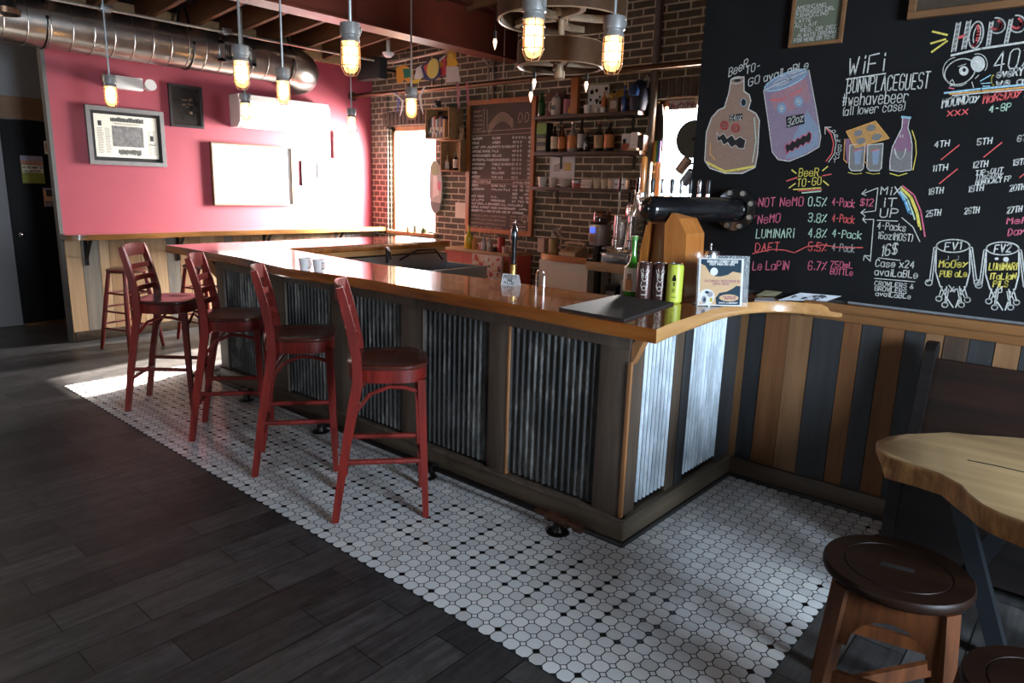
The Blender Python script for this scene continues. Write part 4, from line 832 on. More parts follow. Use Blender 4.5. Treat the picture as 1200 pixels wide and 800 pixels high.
m_gslate = plain('green_slate', (.10, .115, .075), .8, var=.15, scale=6, bump=.02)
t, (u0, u1, z0, z1, d) = framed('menu_slate', 'small green slate coffee menu in brown frame hung high on the chalkboard', 'menu board', [(931, -16), (993, -18), (990, 49), (926, 58)], YC-TH-.002, 'y', .016, .022, m_oak, m_gslate)
mk = MB()
for i, s in enumerate(['', 'AMERICANO', 'ESPReSSO DBL', 'CAPPUCCINO', 'LATTE', 'AU LAIT', '', 'REG. OR DEC.', 'ALWAYS ORGANIC', 'FOR HERE OR TO-GO']):
    if s: x0 = u0+.006+(.03 if i > 6 else 0)-(.026 if i == 9 else 0)-(.012 if i == 8 else 0); zz = ony(955, [-30, 10, 15, 20, 25.5, 31, 0, 37, 42.5, 48][i], YC).z; yy = YC-TH-.002-d-.0008; write(mk, s, (x0, yy, zz), (x0+min(u1-x0-.006, .0155*len(s)), yy, zz), .0165, .0026, NB)
mk.build('chalk_lettering', CK['white'], t, 0, flip=False)
t, q = framed('picture_frame', 'brown wooden frame cut off at the top right, above the happy-hour lettering', 'frame', [(1074, -90), (1290, -110), (1290, -4), (1070, 25)], YC-TH-.002, 'y', .03, .03, m_oak, plain('brown_print', (.05, .033, .02), .6, var=.5, scale=8))

# ================================================================ art on the raspberry wall
XR = -7.58
m_frg = plain('weathered_grey_frame', (.17, .165, .16), .6, var=.2, scale=20); m_frb = plain('black_frame', (.012, .012, .012), .4); m_paper = plain('cream_paper', (.72, .68, .56), .7, var=.05); m_ink = plain('newsprint_ink', (.03, .03, .03), .8); m_inkg = plain('newsprint_grey', (.16, .155, .15), .8, var=.5, scale=30)
t, (u0, u1, z0, z1, d) = framed('framed_newspaper', 'grey wide frame with an old newspaper page, left on the raspberry wall', 'picture', [(98, 122), (191, 132), (193, 195), (104, 193)], XR, 'x', .04, .035, m_frg, m_frb)
xx = XR+d+.001; MB().bb(xx-.001, xx+.001, u0+.03, u1-.03, z0+.035, z1-.03).build('page', m_paper, t, 0)
b = MB(); W_, H_ = u1-u0, z1-z0
def npx(a, c, e, f, mi=0): b.mi = mi; b.bb(xx+.001, xx+.002, u0+W_*a, u0+W_*c, z1-H_*f, z1-H_*e)
npx(.29, .74, .28, .70, 1)
rr = random.Random(4)
for i in range(28): a = .28+.48*i/28; npx(a, a+.012, .13-.03*rr.random(), .20)
for i in range(3): npx(.3+.02*i, .72-.03*i, .225+.012*i, .23+.012*i)
for cx_, wd_ in ((.08, .09), (.19, .08), (.80, .06), (.88, .05)):
    for i in range(20): npx(cx_, cx_+wd_*rr.uniform(.7, 1), .34+.026*i, .349+.026*i, 1)
for i in range(24): npx(.36+.014*i, .368+.014*i, .77-.02*rr.random(), .83+.06*rr.random())
npx(.10, .15, .2, .30); npx(.84, .89, .44, .55); npx(.82, .92, .62, .64)
b.build('print', [m_ink, m_inkg], t, 0)
t, (u0, u1, z0, z1, d) = framed('dark_picture', 'small dark framed photograph beside the newspaper frame', 'picture', [(196, 98), (236, 102), (237, 151), (199, 148)], XR, 'x', .025, .03, m_frb, plain('dark_print', (.018, .016, .015), .25, var=.4, scale=10))
b = MB(); 
for i in range(14): a = rr.random()*.3+.35; c_ = rr.random()*.45+.25; s_ = .02+.03*rr.random(); b.bb(XR+d, XR+d+.0015, u0+(u1-u0)*a, u0+(u1-u0)*(a+.1), z0+(z1-z0)*c_, z0+(z1-z0)*(c_+s_))
b.build('print', plain('sepia_print', (.13, .075, .04), .6), t, 0)
m_white = plain('white_print', (.80, .78, .74), .6, var=.02); m_thin = wood('thin_oak_frame', (.10, .05, .025), (.2, .11, .05), 'y', 1, .5)
t, q = framed('white_board', 'large pale board in thin dark frame centred on the raspberry wall', 'board', [(245, 167), (341, 172), (341, 241), (249, 240)], XR, 'x', .016, .045, m_thin, m_white)
t, (u0, u1, z0, z1, d) = framed('small_print', 'small black-framed print with a dark sketch, right of the large pale board', 'picture', [(352, 189), (372, 189), (372, 218), (353, 217)], XR, 'x', .012, .02, m_frb, m_white)
b = MB(); xx = XR+d+.0005
b.add([(xx, u0+(u1-u0)*a, z0+(z1-z0)*c_) for a, c_ in ((.28, .55), (.5, .58), (.48, .72), (.55, .78), (.3, .78))], [(0, 1, 2, 3, 4)]); quad_stroke(b, [Vector((xx, u0+(u1-u0)*(.45+.15*math.cos(k)), z0+(z1-z0)*(.36+.1*math.sin(k*1.3)))) for k in range(8)], .006, (1, 0, 0))
b.build('sketch', m_ink, t, 0, flip=False)
t = thing('blank_canvas', 'frameless white canvas near the brick corner of the raspberry wall', 'canvas', (XR, 5.45, 1.89)); MB().bb(XR, XR+.04, 5.30, 5.66, 1.89, 2.22, .004).build('canvas', m_white, t)
ac = thing('air_conditioner', 'long white wall air conditioner under the duct', 'air conditioner', (XR, 4.5, 2.16)); m_acw = plain('white_plastic_case', (.78, .75, .70), .35, var=.02)
b = MB(); b.prism([(XR, 3.98, z) if 0 else (XR+x, 3.98, z) for x, z in ((0, 2.16), (.15, 2.16), (.215, 2.22), (.22, 2.44), (.19, 2.50), (0, 2.50))], (0, 1, 0), 1.14); b.build('case', m_acw, ac, 20)
MB().strip([(XR+.152, 4.03, 2.158), (XR+.152, 5.07, 2.158)], .07, .006, (1, 0, 0)).build('air_flap', m_acw, ac, 0); MB().bb(XR+.03, XR+.19, 4.03, 5.07, 2.499, 2.503).build('intake_grille', m_seam, ac, 0)
em = thing('emergency_light', 'white twin-head emergency light behind the far left pendant', 'light', (XR, 2.95, 2.42))
MB().bb(XR, XR+.08, 2.74, 3.06, 2.42, 2.54, .012).build('case', m_acw, em)
for y in (2.74, 3.10): MB().tube((XR+.06, y, 2.46), (XR+.15, y, 2.48), .035, .055, 16).build('lamp_head', m_acw, em)
def sheet(name, lab, px, plane, mats, stripes, thick=.002, cat='flyer'):
    a = onx(px[0], px[1], plane); c_ = onx(px[2], px[3], plane); t = thing(name, lab, cat, (plane, a.y, c_.z)); MB().bb(plane, plane+thick, a.y, c_.y, c_.z, a.z).build('sheet', mats[0], t, 0)
    for k, (e, f, m_, l_, r_) in enumerate(stripes): MB().bb(plane+thick, plane+thick+.001, a.y+(c_.y-a.y)*l_, a.y+(c_.y-a.y)*r_, a.z+(c_.z-a.z)*f, a.z+(c_.z-a.z)*e).build('printed_band', m_, t, 0)
    return t, a, c_
m_olive = plain('olive_print', (.20, .22, .03), .6); m_sunset = plain('sunset_print', (.45, .2, .13), .6, var=.4, scale=8); m_lila = plain('lilac_print', (.25, .24, .32), .6); m_peach = plain('peach_print', (.62, .33, .18), .6, var=.1)
t, a, c_ = sheet('volunteer_flyer', 'olive green flyer with orange sky taped to the black door', (23, 182, 53, 215), -8.764, [m_olive], [(.0, .18, m_lila, 0, 1), (.18, .32, m_sunset, 0, 1), (.34, .62, m_paper, .04, .98)])
b = MB()
for i, s in enumerate(('DO YOU WANT TO', 'VOLUNTEER?')): zz = a.z+(c_.z-a.z)*(.46+.14*i); write(b, s, (-8.7605, a.y+.015, zz), (-8.7605, c_.y-.015, zz), .022, .005, (1, 0, 0), 0)
b.build('lettering', m_ink, t, 0, flip=False)
sheet('orange_flyer', 'small orange and cream flyer at the top of the black door', (51, 165, 66, 181), -8.764, [m_paper], [(.15, .6, m_sunset, .1, .9), (.6, .85, m_peach, .1, .9)])
sheet('poster', 'peach and black poster sheet low on the black door', (50, 220, 74, 242), -8.764, [m_peach], [(.0, .1, m_lila, 0, 1), (.1, .45, m_ink, .15, 1), (.7, 1, m_inkg, .05, .5)])

# ================================================================ menu board and wall things on the bricks
YW = 5.92
def W(x, y, Y=YW): return ony(x, y, Y)
m_mfr = wood('menu_frame_wood', (.27, .075, .016), (.45, .15, .035), 'z', 1, .45, coat=.2)
m_mpan = plain('menu_slate_brown', (.060, .038, .030), .7, var=.12, scale=6, bump=.02)
t, (u0, u1, z0, z1, d) = framed('menu_board', 'tall chalk beer menu in orange wood frame on the brick wall', 'menu board', [(549, 118), (629, 113), (627, 278), (549, 270)], YW, 'y', .052, .04, m_mfr, m_mpan)
yy = YW-d-.0015; mk = MB(); mg = MB(); Wd, Ht = u1-u0, z1-z0
def mt_(mb, s, a, c_, v, hh=.021, w_=.0085): write(mb, s, (u0+Wd*a, yy, z1-Ht*v), (u0+Wd*c_, yy, z1-Ht*v), hh, w_, NB, .12)
rowsL = [('NeMORI', 'CLUBS', '5 6 8 N L'), ('COLE', 'AMBER', '48 5 6'), ('LAST 4TH JULY', 'PHOTO SAISON', '57 5 7'), ('AROSE MARIE', 'PILS', '48 5 8'), ('ANTECHAMBER', 'HELLES', '56 5 8'), ('METROPOLITAN', 'SCHWARZBIER', '58 5 8'), ('HARMONIC', 'TABLE SAISON', '61 5 N'), ('HARVEST', 'IPA 7%', '62 5 8'), ('ROB', 'HELLAGON', '65 5 8'), ('MOOEY', 'PUB ALE', '50 5')]
for i, (a, c_, e_) in enumerate(rowsL):
    v = .275+.0345*i; mt_(mk, a, .03, .03+.028*len(a), v); mt_(mk, c_, .37, .37+.026*len(c_), v); mt_(mk, e_, .70, .70+.024*len(e_), v); mt_(mk, '56789LN'[i % 7], .95, .98, v+.004)
for i, (a, c_, e_) in enumerate([('CAN & BOTTLE', '', '4PKS/25'), ('NEMO', 'DARK MILD', '38 16 12'), ('LUMINARI', 'ITALIAN PILS', '48 16 12'), ('', '', '5 4'), ('NOT NEMO', 'N.A.', '05 16 12'), ('LE LAPIN', 'FARMHOUSE', '67 750 15'), ('OLD COAL & GRANGER ALL AVAILABLE', '', ''), ('COMIC MARKET SIDE CHARDONNAY', '', '14'), ('BENEFITS & NEW STARS ARE OF VARIOUS', '', '')]):
    v = .625+.030*i
    if a: mt_(mk, a, .03, min(.9, .03+.027*len(a)), v, .019)
    if c_: mt_(mk, c_, .37, .37+.026*len(c_), v, .019)
    if e_: mt_(mk, e_, .72, .98, v, .019)
for i in range(6): mt_(mg, ['PRESS CAFE AMERICANO', 'CAPPUCCINO BROWN', 'ESPRESSO DOPPIO AU LAIT', 'HOT & ICED LOCAL', 'MATE, LEMONADE', 'CIDER'][i], .03+.03*(i > 2)+.2*(i == 5), .62-.04*(i > 2)-.1*(i == 5), .905+.032*i-.0, .018, .004)
for i in range(7): mt_(mg, ['SODA WATER', 'KETTLE', 'COLA', 'BIRCH BEER', 'LEMON', 'ORANGE', 'TONIC'][i], .70, .95, .895+.026*i, .015, .0035)
mk.build('white_lettering', chalk('menu_white', (.88, .86, .80)), t, 0, flip=False)
Vw = lambda a, v: Vector((u0+Wd*a, yy-.0004, z1-Ht*v))
for p in ([(.02, .245), (.98, .235)], [(.03, .60), (.98, .595)], [(.03, .635), (.98, .63)], [(.22, .03), (.22, .22)], [(.02, .215), (.98, .2)], [(.27, .04), (.28, .2)]): quad_stroke(mg, [Vw(*q) for q in p], .006, NB)
for i in range(6): quad_stroke(mg, [Vw(.30+.05*k, .17-.10*math.sin(math.pi*k/9)+.013*i) for k in range(9)], .006, NB)
for a in (.80, .90): quad_stroke(mg, [Vw(a+.05*math.sin(q/10*2*math.pi)*(.6+.4*math.cos(q/10*math.pi)), .06+.06*(1-math.cos(q/10*math.pi*2))/1.6+.02) for q in range(11)], .006, NB)
for i in range(5): mt_(mg, ['DRAFT', 'BEER', 'PINTS', 'TASTER', 'FLIGHT'][i], .04, .19, .06+.035*i, .02, .004)
quad_stroke(mg, [Vw(.93+.05*math.cos(q*.6), .90+.028*math.sin(q*.6)) for q in range(12)], .008, NB)
mg.build('faint_lettering', chalk('chalk_warm', (.62, .46, .36)), t, 0, flip=False)

m_shelf = wood('dark_shelf_wood', (.03, .014, .008), (.075, .035, .018), 'x', 1, .5)
SH = []
for (pxa, pxb, pyl, lab) in ((626, 748, 136, 'top dark wood shelf on the brick wall, holding mugs and trophies'), (626, 750, 178, 'middle dark wood shelf on the brick wall, holding spirit bottles'), (622, 745, 218.5, 'lowest dark shelf on the brick wall, holding cups and bowls')):
    a = ony(pxa, pyl, 5.70); b_ = ony(pxb, pyl-1, 5.70); z = ony(pxa, pyl, 5.70).z
    tt = thing('wall_shelf', lab, 'shelf', ((a.x+b_.x)/2, 5.8, z-.035), 'wall shelves beside the menu board')
    MB().bb(a.x, b_.x, 5.695, YW-.042 if False else 5.875, z-.035, z, .003).build('board', m_shelf, tt)
    for k in (.15, .85): x = a.x+(b_.x-a.x)*k; MB().strip([(x, 5.915, z-.16), (x, 5.915, z-.036)], .025, .006, (1, 0, 0)).strip([(x, 5.918, z-.039), (x, 5.72, z-.039)], .025, .006, (1, 0, 0)).build('bracket', m_iron, tt, 0)
    SH.append(z)
ms = {}
def pm(c, rough=.45, metal=0, coat=0):
    k = (c, rough, metal, coat)
    if k not in ms: ms[k] = plain('finish_%d' % len(ms), c, rough, metal, var=.08, scale=12, bump=.01, coat=coat)
    return ms[k]
GREEN, AMBER, CLEAR, DARKB = pm((.02, .10, .012), .08, 0, 1), pm((.10, .03, .008), .1, 0, 1), pm((.35, .33, .30), .08, 0, 1), pm((.010, .009, .009), .12, 0, 1)
PAPER, WHITE, ORNG, KRAFT = pm((.66, .60, .50), .6), pm((.72, .71, .68), .35), pm((.52, .20, .06), .5), pm((.42, .30, .18), .7)
def bottle(name, lab, x, y, z, h, r, glassm, labm, cap, lz=(.12, .55), group=None, neck=.30, cat='bottle'):
    t = thing(name, lab, cat, (x, y, z), group); nr = r*.32
    MB().lathe([(r*.9, z), (r, z+.006), (r, z+h*(.98-neck-.16)), (r*.86, z+h*(1-neck-.10)), (nr*1.3, z+h*(1-neck)), (nr, z+h*(1-neck*.6)), (nr, z+h*.97), (nr*1.15, z+h*.97), (nr*1.15, z+h*.99), (.0001, z+h*.99)], (x, y, 0), 20).build('glass', glassm, t)
    if labm: MB().lathe([(r*1.012, z+h*lz[0]), (r*1.02, z+h*lz[0]+.001), (r*1.02, z+h*lz[1]), (r*1.012, z+h*lz[1]+.001)], (x, y, 0), 20).build('label', labm, t)
    if cap: MB().lathe([(nr*1.3, z+h*.93), (nr*1.3, z+h), (.0001, z+h)], (x, y, 0), 14).build('cap', cap, t)
    return t
def SX(px, py, y=5.76): return ony(px, py, y).x
SPY = 'spirit bottles on the middle shelf'
for px, h, r, g, l, c, lab in ((649, .27, .038, DARKB, PAPER, pm((.5, .36, .15)), 'dark spirit bottle with pale label, first right of the green carton'), (658, .26, .042, AMBER, ORNG, pm((.25, .08, .04)), 'squat amber bottle with orange label, second from the green carton'), (670, .28, .05, CLEAR, ORNG, pm((.7, .7, .7), .2, 1), 'wide bottle with orange and white label and silver cap on the middle shelf'),
    (680, .30, .036, DARKB, pm((.5, .48, .46)), pm((.02, .02, .02)), 'dark bottle with speckled white label near the middle of the middle shelf'), (687, .20, .03, DARKB, None, pm((.5, .22, .06)), 'short black bottle with orange cap on the middle shelf'), (701, .27, .046, DARKB, KRAFT, pm((.3, .08, .04)), 'left one of the paired dark bottles with tan labels on the middle shelf'), (713, .28, .047, DARKB, ORNG, pm((.3, .08, .04)), 'right one of the paired dark bottles with tan labels on the middle shelf')):
    bottle('spirit_bottle', lab, SX(px, 170), 5.77, SH[1]+.0005, h, r, g, l, c, group=SPY)
def box_item(name, lab, cat, x, y, z, sx, sy, sz, m, deco=(), group=None, b=.003, rz=0):
    t = thing(name, lab, cat, (x, y, z), group); MB().box((x, y, z+sz/2), (sx, sy, sz), None, b).build('body', m, t)
    for dn, dm, a, c_, e, f in deco: MB().bb(x-sx/2+sx*a, x-sx/2+sx*c_, y-sy/2-.0015, y-sy/2+.001, z+sz*e, z+sz*f).build(dn, dm, t, 0)
    t.rotation_euler = (0, 0, rz); return t
box_item('bottle_carton', 'green carton of little bottles at the left end of the middle shelf', 'carton', SX(637, 170), 5.77, SH[1]+.0005, .13, .10, .285, pm((.02, .03, .025)), [('printed_top', pm((.16, .30, .05)), .02, .98, .62, .98), ('printed_row', pm((.3, .3, .2)), .08, .92, .34, .46), ('printed_row', pm((.3, .3, .2)), .08, .92, .06, .2)])
box_item('coffee_bag', 'white coffee bag with red picture on the middle shelf', 'bag', SX(734.5, 170), 5.77, SH[1]+.0005, .095, .07, .155, WHITE, [('picture', pm((.30, .06, .03)), .08, .9, .04, .45), ('print', DARKB, .2, .55, .45, .7)], b=.012)
box_item('coffee_bag', 'plain white coffee bag next to a dark box on the middle shelf', 'bag', SX(744, 170), 5.77, SH[1]+.0005, .08, .07, .165, pm((.85, .84, .82)), [('print', pm((.5, .5, .5)), .2, .7, .3, .34)], b=.012)
box_item('wooden_tray', 'small wooden tray overhanging the right end of the middle shelf', 'tray', SX(742, 176, 5.70), 5.70, SH[1]+.0005, .10, .05, .022, KRAFT)
box_item('dark_box', 'dark brown box at the right end of the middle shelf', 'box', SX(751.5, 168), 5.79, SH[1]+.0005, .07, .1, .14, pm((.05, .025, .015)))
# top shelf
bottle('green_bottle', 'green bottle at the left end of the top shelf', SX(634, 125), 5.77, SH[0]+.0005, .24, .036, GREEN, pm((.03, .12, .02)), pm((.05, .2, .05)))
st = thing('beer_stein', 'pale stoneware beer stein with handle and pewter lid on the top shelf', 'mug', (SX(652, 125), 5.76, SH[0])); x = SX(652, 125); z = SH[0]+.0005
MB().lathe([(.05, z), (.052, z+.01), (.045, z+.165), (.04, z+.165), (.0001, z+.17)], (x, 5.76, 0)).build('body', pm((.55, .50, .42), .3), st); MB().path([(x-.048, 5.76, z+.14), (x-.085, 5.76, z+.13), (x-.09, 5.76, z+.06), (x-.052, 5.76, z+.03)], .009, 8).build('handle', pm((.55, .50, .42), .3), st)
MB().lathe([(.045, z+.166), (.03, z+.18), (.006, z+.195), (.008, z+.21), (.0001, z+.215)], (x, 5.76, 0), 16).build('lid', m_cast, st); MB().bb(x-.015, x+.02, 5.706, 5.712, z+.05, z+.09).build('emblem', DARKB, st)
def can(name, lab, x, y, z, h, r, m, deco=None, group=None, top=None):
    t = thing(name, lab, 'can', (x, y, z), group); MB().lathe([(r*.82, z), (r, z+.008), (r, z+h-.016), (r*.86, z+h-.003)], (x, y, 0), 28).build('body', m, t)
    MB().lathe([(r*.86, z+h-.004), (r*.88, z+h), (r*.82, z+h), (r*.78, z+h-.006), (.0001, z+h-.006)], (x, y, 0), 28).build('lid', top or pm((.72, .72, .72), .22, 1), t)
    if deco: deco(t)
    return t
can('drink_can', 'pink patterned can on the top shelf beside the stein', SX(664, 125), 5.77, SH[0]+.0005, .15, .036, pm((.45, .16, .22)))
fg = thing('figurine', 'tiny yellow figurine next to the upright timber on the top shelf', 'figurine', (SX(667.5, 130, 5.73), 5.73, SH[0])); x = SX(667.5, 130, 5.73)
MB().lathe([(.022, SH[0]+.0005), (.018, SH[0]+.03), (.012, SH[0]+.045), (.0001, SH[0]+.048)], (x, 5.73, 0), 12).build('body', pm((.55, .32, .02)), fg); MB().ball((x, 5.73, SH[0]+.06), .016).build('head', pm((.55, .32, .02)), fg)
box_item('teal_coaster', 'flat teal coaster in front of the figurine on the top shelf', 'coaster', SX(664, 133, 5.715), 5.72, SH[0]+.0005, .07, .04, .01, pm((.02, .16, .22)))
box_item('wood_plaque', 'small brown wooden plaque behind the stein on the top shelf', 'plaque', SX(652, 112, 5.85), 5.845, SH[0]+.0005, .22, .03, .235, pm((.12, .05, .03)))
box_item('timber_post', 'upright orange timber standing on the top shelf', 'post', SX(674, 120, 5.73), 5.73, SH[0]+.0005, .085, .05, .355, m_mfr)
p_ = box_item('art_card', 'white card with black abstract blots leaning on the top shelf', 'card', SX(702, 115, 5.85), 5.84, SH[0]+.0005, .24, .012, .27, WHITE, [])
bx = MB(); xx = SX(702, 115, 5.85); ra = random.Random(2)
for i in range(9): a, c_, r_ = ra.uniform(-.09, .09), ra.uniform(.05, .24), ra.uniform(.008, .026); bx.lathe([(r_, 0), (r_, .001)], (xx+a, 5.8335, SH[0]+c_), 12, Matrix.Rotation(math.pi/2, 3, 'X'))
bx.build('blots', DARKB, p_, 0)
def cup(name, lab, x, y, z, h, r, m, group=None, cat='cup', handle=False):
    t = thing(name, lab, cat, (x, y, z), group); MB().lathe([(r*.75, z), (r, z+h), (r*.93, z+h), (r*.7, z+.006), (.0001, z+.006)], (x, y, 0), 22).build('body', m, t)
    if handle: MB().path([(x+r*.9, y, z+h*.8), (x+r*1.5, y, z+h*.75), (x+r*1.5, y, z+h*.35), (x+r*.82, y, z+h*.2)], .005, 8).build('handle', m, t)
    return t
cup('mug', 'white mug with handle just right of the upright timber on the top shelf', SX(688.5, 130, 5.73), 5.73, SH[0]+.0005, .075, .04, WHITE, None, 'mug', True)
cup('shot_cup', 'small white cup below the art card, left one', SX(699.5, 130, 5.72), 5.72, SH[0]+.0005, .04, .024, WHITE, 'little cups on the top shelf'); cup('shot_cup', 'small white cup below the art card, right one', SX(707, 130, 5.72), 5.72, SH[0]+.0005, .045, .026, WHITE, 'little cups on the top shelf')
bottle('orange_bottle', 'slim orange bottle in front of the art card', SX(707.5, 120, 5.78), 5.785, SH[0]+.0005, .20, .026, pm((.42, .14, .04)), None, None, neck=.2)
ty = thing('trophy', 'golden tinsel trophy with a square sign on the top shelf', 'trophy', (SX(722, 125), 5.77, SH[0])); x = SX(722, 125); z = SH[0]+.0005
MB().bb(x-.05, x+.05, 5.715, 5.73, z, z+.125, .003).build('sign', pm((.14, .07, .04)), ty); MB().bb(x-.033, x+.033, 5.712, 5.715, z+.03, z+.1).build('sign_label', pm((.4, .36, .32)), ty, 0)
b = MB(); rz_ = random.Random(8)
for i in range(40): q = rz_.uniform(0, 6.28); rr_ = rz_.uniform(.05, .09); b.ball((x+rr_*math.cos(q)*1.1, 5.79+rr_*.3*math.sin(q*2), z+.11+rr_*math.sin(q)), rz_.uniform(.012, .022), n=6)
b.build('tinsel', pm((.42, .27, .03), .4), ty); MB().tube((x, 5.79, z), (x, 5.79, z+.12), .03).build('stem', pm((.42, .27, .03)), ty)
bottle('blue_bottle', 'cobalt blue bottle with gold cap beside the trophy', SX(734, 120), 5.725, SH[0]+.0005, .25, .027, pm((.02, .06, .28), .1, 0, 1), None, pm((.55, .40, .05)), neck=.42)
hb = thing('blue_backpack', 'dark blue slouched bag at the right end of the top shelf', 'bag', (SX(746.5, 120), 5.79, SH[0])); x = SX(746.5, 120); z = SH[0]+.0005
MB().lathe([(.001, z), (.075, z+.005), (.09, z+.08), (.085, z+.18), (.06, z+.25), (.02, z+.275), (.001, z+.275)], (x, 5.785, 0), 18).build('body', pm((.006, .010, .03), .6), hb); MB().lathe([(.001, z+.12), (.05, z+.13), (.055, z+.18), (.03, z+.22), (.001, z+.22)], (x-.005, 5.70, 0), 14).build('pocket', pm((.01, .03, .10), .35), hb)
MB().path([(x+.03, 5.79, z+.26), (x+.07, 5.79, z+.31), (x+.09, 5.79, z+.28), (x+.08, 5.79, z+.2)], .010, 8).build('strap', pm((.2, .19, .18)), hb)
# lowest shelf
L = 'crockery on the lowest shelf'
for px, h, r, lab in ((635, .10, .05, 'tall white cup at the left end of the lowest shelf'), (647, .095, .042, 'white cup second from the left end of the lowest shelf')): cup('white_cup', lab, SX(px, 212), 5.77, SH[2]+.0005, h, r, WHITE, L)
bw = thing('bowl', 'stack of white bowls on the lowest shelf under the sketch', 'bowls', (SX(661, 212), 5.77, SH[2]), L); x = SX(661, 212)
for i in range(3): MB().lathe([(.035, SH[2]+.0005+.026*i), (.075, SH[2]+.03+.026*i), (.078, SH[2]+.036+.026*i), (.07, SH[2]+.034+.026*i), (.03, SH[2]+.008+.026*i), (.0001, SH[2]+.008+.026*i)], (x, 5.78, 0), 24).build('bowl_shell', WHITE, bw)
tn = thing('tin', 'red tin with grey lid on the lowest shelf', 'tin', (SX(677, 212), 5.77, SH[2])); x = SX(677, 212); MB().lathe([(.062, SH[2]+.0005), (.062, SH[2]+.045), (.0001, SH[2]+.045)], (x, 5.77, 0)).build('body', pm((.30, .035, .03)), tn); MB().lathe([(.066, SH[2]+.045), (.066, SH[2]+.07), (.0001, SH[2]+.07)], (x, 5.77, 0)).build('lid', pm((.35, .36, .36), .3, .6), tn)
for k in range(3): box_item('napkin_pack', ['flat pinkish napkin pack, bottom of a stack on the lowest shelf', 'flat pinkish napkin pack, middle of a stack on the lowest shelf', 'flat pinkish napkin pack, top of a stack on the lowest shelf'][k], 'napkins', SX(690, 212)+.004*k, 5.77, SH[2]+.001+.028*k, .125, .12, .027, pm((.62, .45, .38)), [('band', WHITE, .0, 1, .3, .6)], 'napkin packs')
for k, px in enumerate((700, 709, 717)): cup('tan_cup', ['left of the three cream cups on the lowest shelf', 'middle of the three cream cups on the lowest shelf', 'right of the three cream cups on the lowest shelf'][k], SX(px, 212), 5.76, SH[2]+.0005, .085, .042, pm((.66, .55, .40), .4), 'cream cups')
pl_ = thing('saucer', 'cream saucer balanced on the three cream cups', 'saucer', (SX(705, 205), 5.76, SH[2]+.086)); MB().lathe([(.03, SH[2]+.087), (.075, SH[2]+.10), (.072, SH[2]+.103), (.0001, SH[2]+.092)], (SX(704.5, 205), 5.76, 0)).build('plate', pm((.66, .55, .40), .4), pl_)
for k, px in enumerate((724, 732)): box_item('white_carton', ['left small white carton on the lowest shelf', 'right small white carton on the lowest shelf'][k], 'carton', SX(px, 212), 5.77, SH[2]+.0005, .065, .07, .085, pm((.80, .80, .80)), [('mark', pm((.2, .2, .2)), .3, .7, .4, .6)], 'white cartons')
t, (u0, u1, z0, z1, d) = framed('sketch_print', 'unframed white sketch print of a yellow-patched building on the bricks above the cups', 'print', [(645, 179), (675, 178), (673, 211), (644, 209)], YW, 'y', .006, .006, pm((.6, .62, .62)), pm((.62, .64, .65), .6))
b = MB()
for a, c_, e, f, mi in ((.15, .45, .28, .55, 0), (.4, .62, .3, .68, 1), (.62, .86, .3, .62, 2), (.3, .55, .42, .6, 3)): b.mi = mi; b.bb(u0+(u1-u0)*a, u0+(u1-u0)*c_, YW-d-.0012-.0002*mi, YW-d, z0+(z1-z0)*e, z0+(z1-z0)*f)
b.build('sketch', [pm((.32, .32, .34)), pm((.5, .48, .45)), pm((.55, .38, .10)), pm((.36, .3, .26))], t, 0)
# crates on the wall
m_crate = wood('crate_wood', (.20, .095, .035), (.36, .19, .075), 'x', 1, .55)
def crate(lab, x0, x1, z0, z1, yf):
    t = thing('wooden_crate', lab, 'crate', ((x0+x1)/2, (yf+5.915)/2, z0), 'crates on the brick wall'); s = .016
    for nm, a in (('bottom', (x0, x1, yf, 5.915, z0, z0+s)), ('top', (x0, x1, yf, 5.915, z1-s, z1)), ('side', (x0, x0+s, yf, 5.915, z0+s, z1-s)), ('side', (x1-s, x1, yf, 5.915, z0+s, z1-s)), ('back', (x0+s, x1-s, 5.90, 5.915, z0+s, z1-s))): MB().bb(*a, .002).build(nm, m_crate, t)
    return t
a, c_ = ony(498, 127, 5.69), ony(526, 162, 5.69); crate('upper wooden crate of books on the bricks right of the sunny window', a.x, c_.x, c_.z, a.z, 5.69); c1 = (a.x, c_.x, c_.z, a.z)
x = c1[0]+.03
bc = [(.02, .02, .022), (.05, .05, .06), (.5, .45, .4), (.3, .07, .04), (.45, .42, .36), (.10, .13, .12), (.38, .2, .12), (.06, .04, .1), (.5, .3, .14)]
bn = ['black', 'charcoal', 'cream', 'dark red', 'ivory', 'dark green', 'rust', 'violet', 'tan']
for i in range(9):
    w_ = .024+.006*(i % 3); hh = .20+.012*((i*5) % 4)
    if x+w_ > c1[1]-.02: break
    t = thing('book', '%s upright book in the upper crate' % bn[i], 'book', (x+w_/2, 5.78, c1[2]+.017), 'books in the upper crate'); MB().bb(x, x+w_-.002, 5.72, 5.86, c1[2]+.0165, c1[2]+.0165+hh, .002).build('cover', pm(bc[i], .6), t); MB().bb(x+.003, x+w_-.005, 5.717, 5.721, c1[2]+.05+.02*(i % 3), c1[2]+.10+.03*(i % 2)).build('spine_title', pm((.5, .45, .35)) if i not in (2, 4) else pm((.1, .08, .08)), t, 0); x += w_
a, c_ = ony(516, 164, 5.78), ony(539, 201, 5.78); crate('lower wooden crate with bottles, tucked against the menu frame', a.x, c_.x, c_.z, a.z, 5.78); c2_ = (a.x, c_.x, c_.z, a.z)
